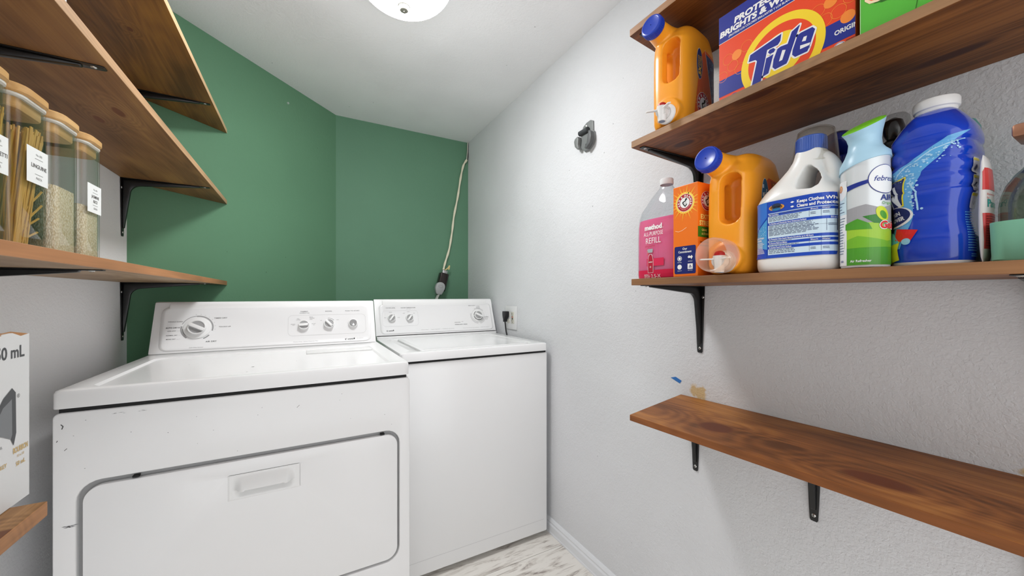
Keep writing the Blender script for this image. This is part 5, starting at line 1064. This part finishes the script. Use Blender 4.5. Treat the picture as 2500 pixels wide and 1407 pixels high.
bm = B(); loft(bm, [oring(z, a1, b1, 3.4) for z, a1, b1 in OPw]); bmesh.ops.recalc_face_normals(bm, faces=bm.faces); obj('base_rim', bm, tap_w, bo_)
bm = B(); lathe(bm, [(.0235, .250), (.0240, .2565), (.0262, .258), (.0268, .260), (.0268, .270), (.0258, .2725), (.001, .2730)], 56, Matrix.Translation((ox, oy, S2))); obj('cap', bm, M('cap_white', '#dedddb', .35), bo_)
oc = cast_cyl(ov, ox, oy, .052); a = Art(); s1 = M('ox_sky', '#5fa9de', .2, coat=.3); s2 = M('ox_pale', '#a8d4ee', .2, coat=.3); oy_ = M('ox_yellow', '#e7d92c', .3); owh = M('ox_white', '#e4e6e8', .3); onv = M('ox_navy', '#101d5c', .3)
# artwork u: arc length from -X towards -Y; visible from about -.06 to .06
zb = S2
a.poly([(-.085, zb+.150), (-.055, zb+.158), (-.030, zb+.176), (-.005, zb+.196), (.018, zb+.203), (.004, zb+.192), (-.012, zb+.168), (-.028, zb+.150), (-.038, zb+.120), (-.038, zb+.080), (-.05, zb+.03), (-.085, zb+.03)], s1, 1)
a.line([(-.07, zb+.128), (-.045, zb+.160), (-.018, zb+.180), (.012, zb+.190)], .0016, s2, 2); a.line([(-.040, zb+.135), (-.034, zb+.118), (-.033, zb+.090)], .002, s2, 2)
rnd = random.Random(9)
for _ in range(110):
    t_ = rnd.random(); u = -.062+.066*t_+rnd.gauss(0, .004); v = zb+.138+.048*t_+rnd.gauss(0, .006); q_ = rnd.uniform(.0004, .0014); a.ell(u, v, q_, q_, s2, 3, n=8)
for _ in range(40): q_ = rnd.uniform(.0005, .0018); a.ell(-.037+rnd.gauss(0, .003), zb+rnd.uniform(.08, .15), q_, q_, s2, 3, n=8)
a.poly([(-.086, zb+.133), (-.044, zb+.147), (-.047, zb+.100), (-.086, zb+.085)], oy_, 4); a.poly([(-.085, zb+.131), (-.0455, zb+.1445), (-.0485, zb+.102), (-.085, zb+.087)], onv, 5)
a.text('OUT', -.125, zb+.097, .030, owh, 6, 'L', bold=.05) if False else None
a.text('N', -.0660, zb+.0990, .0300, owh, 6, 'L', bold=.05, rot=.18, width=.0165); a.text('W', -.086, zb+.094, .0300, owh, 6, 'L', bold=.05, rot=.18, width=.018)
a.ell(-.060, zb+.082, .0225, .0170, owh, 6, rot=.25); a.ell(-.061, zb+.083, .0205, .0150, onv, 7, rot=.25); a.text('STAIN', -.062, zb+.084, .0062, owh, 8, 'C', bold=.04, width=.021, rot=.2); a.text('REMOVER', -.061, zb+.0745, .0062, owh, 8, 'C', bold=.04, width=.030, rot=.2)
a.poly([(-.056, zb+.063), (-.032, zb+.058), (-.040, zb+.038), (-.055, zb+.044)], M('ox_red', '#d5211f', .3), 8); a.poly([(-.075, zb+.040), (-.048, zb+.050), (-.052, zb+.028), (-.050, zb+.012), (-.075, zb+.004)], oy_, 7); a.ell(-.043, zb+.041, .0045, .0050, M('ox_ltblue', '#8fc4dc', .3), 9); a.poly([(-.070, zb+.060), (-.058, zb+.055), (-.050, zb+.040), (-.066, zb+.036)], M('ox_aqua', '#5fb0c4', .3), 8)
for k, z in enumerate((zb+.138, zb+.112, zb+.086)):
    a.rr(.0575, z, .0760, z+.0235, .003, owh, 3); a.rect(.0585, z+.0185, .0750, z+.0225, oy_, 4)
    if k == 0: a.ell(.0655, z+.009, .0032, .0042, onv, 5)
    if k == 1: a.rect(.0615, z+.005, .0705, z+.010, onv, 5); a.rect(.0635, z+.010, .0685, z+.013, onv, 5)
    if k == 2: a.line([(.0625, z+.010), (.066, z+.006), (.070, z+.011)], .0008, grey, 5)
a.lines(.050, zb+.020, .072, zb+.082, 16, s1, 3, duty=.35, seed=41); a.lines(.055, zb+.012, .070, zb+.018, 2, s1, 3, seed=42)
for v in a.bm.verts:
    if v.co.x < .045: v.co.x += .026
    else: v.co.x -= .010
a.build('printed_label', bo_, oc, step=(.003, .004), base=.0004, lift=.0002)
# ---- wipes pack
wp = thing('wipes_pack', 'slim red and white soft pack of wipes squeezed beside the blue bottle', 'packet', (.882, .1455, S2))
bm = B(); R = []
for k in range(17):
    t_ = k/16; z = S2+.001+.158*t_; w = .0056*(math.sin(PI*t_)**.45)+.0006; L_ = .023*(.72+.28*math.sin(PI*t_)**.4); R.append(sup(.882+.004*math.sin(3*t_), .1462, z, L_, w, 2.4, 28))
loft(bm, R); bmesh.ops.recalc_face_normals(bm, faces=bm.faces); tt = bm.copy(); wv = BVHTree.FromBMesh(tt); tt.free(); pch = obj('pouch', bm, M('pouch_white', '#dcd9d6', .35), wp, angle=60)
a = Art(); wr = M('wipes_red', '#cc3f3d', .35); wt = M('wipes_teal', '#2c9c93', .35)
a.rect(.863, S2+.108, .903, S2+.140, wr, 1); a.text('Pampers', .866, S2+.083, .011, wt, 2, bold=.02); a.text('Recommended', .866, S2+.100, .003, wr, 2); a.text('by', .866, S2+.095, .003, wr, 2); a.rect(.863, S2+.022, .903, S2+.074, wr, 1); a.lines(.865, S2+.025, .902, S2+.071, 13, M('wipes_dark', '#8e2f31', .4), 2, seed=51)
a.clip(.8615, .9035, None, None); a.build('printing', wp, cast(wv, 'y-', 0), step=(.006, .01), base=.0004, into=pch)
# ---- mint bin with glass bottle standing in it
mn = thing('storage_bin', 'mint green open plastic bin at the right end of the middle shelf', 'bin', (.93, .05, S2))
bm = B(); R = [rr3(.842, -.05, 1.03, .1345, .02, S2+.0004), rr3(.839, -.053, 1.033, .1375, .022, S2+.004), rr3(.8375, -.0545, 1.0345, .139, .022, S2+.0565), rr3(.840, -.052, 1.032, .1365, .02, S2+.0568), rr3(.8415, -.0505, 1.0305, .135, .02, S2+.004)]
loft(bm, R); bmesh.ops.recalc_face_normals(bm, faces=bm.faces); obj('bin_body', bm, M('mint_plastic', '#79b397', .4), mn, angle=40)
gbx, gby = .891, .0865
gl = thing('glass_bottle', 'empty clear glass bottle with a copper clip closure, standing in the mint bin', 'bottle', (gbx, gby, S2+.0045))
bm = B(); pr = [(.001, .0006), (.046, .0006), (.0495, .005), (.0500, .012), (.0500, .085), (.0485, .100), (.0440, .118), (.0360, .134), (.0270, .146), (.0225, .154), (.0215, .162), (.0215, .178), (.0240, .180), (.0240, .186), (.0205, .188), (.0195, .180), (.0200, .156), (.0245, .1455), (.0345, .132), (.0425, .116), (.0470, .099), (.0482, .085), (.0482, .012), (.001, .006)]
pr = [(r*.985, z*.895) for r, z in pr]; lathe(bm, pr, 56, Matrix.Translation((gbx, gby, S2+.0045))); obj('glass_body', bm, clear('bottle_glass', '#d9dcd6', .03, 1.5), gl, angle=50)
cop = M('copper', '#a9795f', .35, .5); bm = B(); box(bm, (gbx-.030, gby-.030, S2+.1735), (gbx+.030, gby+.034, S2+.192), .004); obj('clip_closure', bm, cop, gl)
bm = B(); lathe(bm, [(.001, .1695), (.0185, .1695), (.0185, .155), (.016, .150), (.001, .150)], 32, Matrix.Translation((gbx, gby, S2+.0045))); obj('stopper', bm, M('stopper_clear', '#8f928f', .3), gl)
# ---- bottles standing behind
def back_bottle(name, label, x, y, prof, mat, cat='bottle'):
    t = thing(name, label, cat, (x, y, S2)); bm = B(); lathe(bm, prof, 40, Matrix.Translation((x, y, S2+.0004))); obj('bottle_body', bm, mat, t); return t
nv = M('navy_plastic', '#0d1c66', .3); bkp = M('black_plastic', '#141416', .25)
t = back_bottle('spray_bottle', 'dark blue trigger spray bottle behind the bleach bottle', .995, .352, [(.001, 0), (.036, 0), (.038, .004), (.038, .15), (.030, .18), (.016, .205), (.014, .215), (.001, .215)], nv)
bm = B(); lathe(bm, [(.016, .212), (.0175, .214), (.0185, .222), (.0185, .245), (.016, .249), (.001, .25)], 36, Matrix.Translation((.995, .352, S2)))
for k in range(24): g_ = 2*PI*k/24; tube(bm, [(.995+.0187*math.cos(g_), .352+.0187*math.sin(g_), S2+.222), (.995+.0187*math.cos(g_), .352+.0187*math.sin(g_), S2+.244)], .0010, 4)
obj('collar', bm, nv, t)
bm = B(); loft(bm, [sup(.990+dx, .356, S2+z, rx, ry, 2.5, 28) for z, dx, rx, ry in ((.248, 0, .015, .016), (.258, -.004, .026, .0225), (.272, -.007, .033, .0235), (.286, -.006, .032, .0225), (.294, -.002, .022, .0165), (.297, 0, .008, .006))]); bmesh.ops.recalc_face_normals(bm, faces=bm.faces); obj('trigger_head', bm, nv, t)
t = back_bottle('pump_bottle', 'black pump bottle with clear overcap behind the air freshener', 1.005, .278, [(.001, 0), (.027, 0), (.029, .004), (.029, .17), (.024, .195), (.014, .208), (.001, .208)], bkp)
bm = B(); loft(bm, [sup(1.002+dx, .2785, S2+z, rx, ry, 2.4, 26) for z, dx, rx, ry in ((.205, 0, .021, .021), (.228, 0, .0205, .0205), (.230, 0, .014, .014), (.240, 0, .0175, .017), (.250, 0, .0165, .016), (.257, 0, .010, .010), (.266, 0, .0150, .0140), (.280, -.001, .0175, .0155), (.292, 0, .0140, .0125), (.298, 0, .004, .004))]); bmesh.ops.recalc_face_normals(bm, faces=bm.faces); obj('pump', bm, bkp, t)
bm = B(); lathe(bm, [(.001, .3035), (.015, .302), (.0195, .296), (.0205, .285), (.0205, .252)], 36, Matrix.Translation((1.000, .275, S2))); obj('overcap', bm, clear('overcap_clear', '#e8e8e8', .05, 1.4), t)
t = back_bottle('soap_bottle', 'teal rounded bottle top showing behind the blue bottle', 1.005, .196, [(.001, 0), (.024, 0), (.026, .004), (.026, .19), (.026, .225), (.0245, .243), (.019, .256), (.010, .2615), (.001, .262)], M('teal_plastic', '#4c8a84', .35))
# clean-up of unused helper data
for me in list(bpy.data.meshes):
    if me.users == 0: bpy.data.meshes.remove(me)
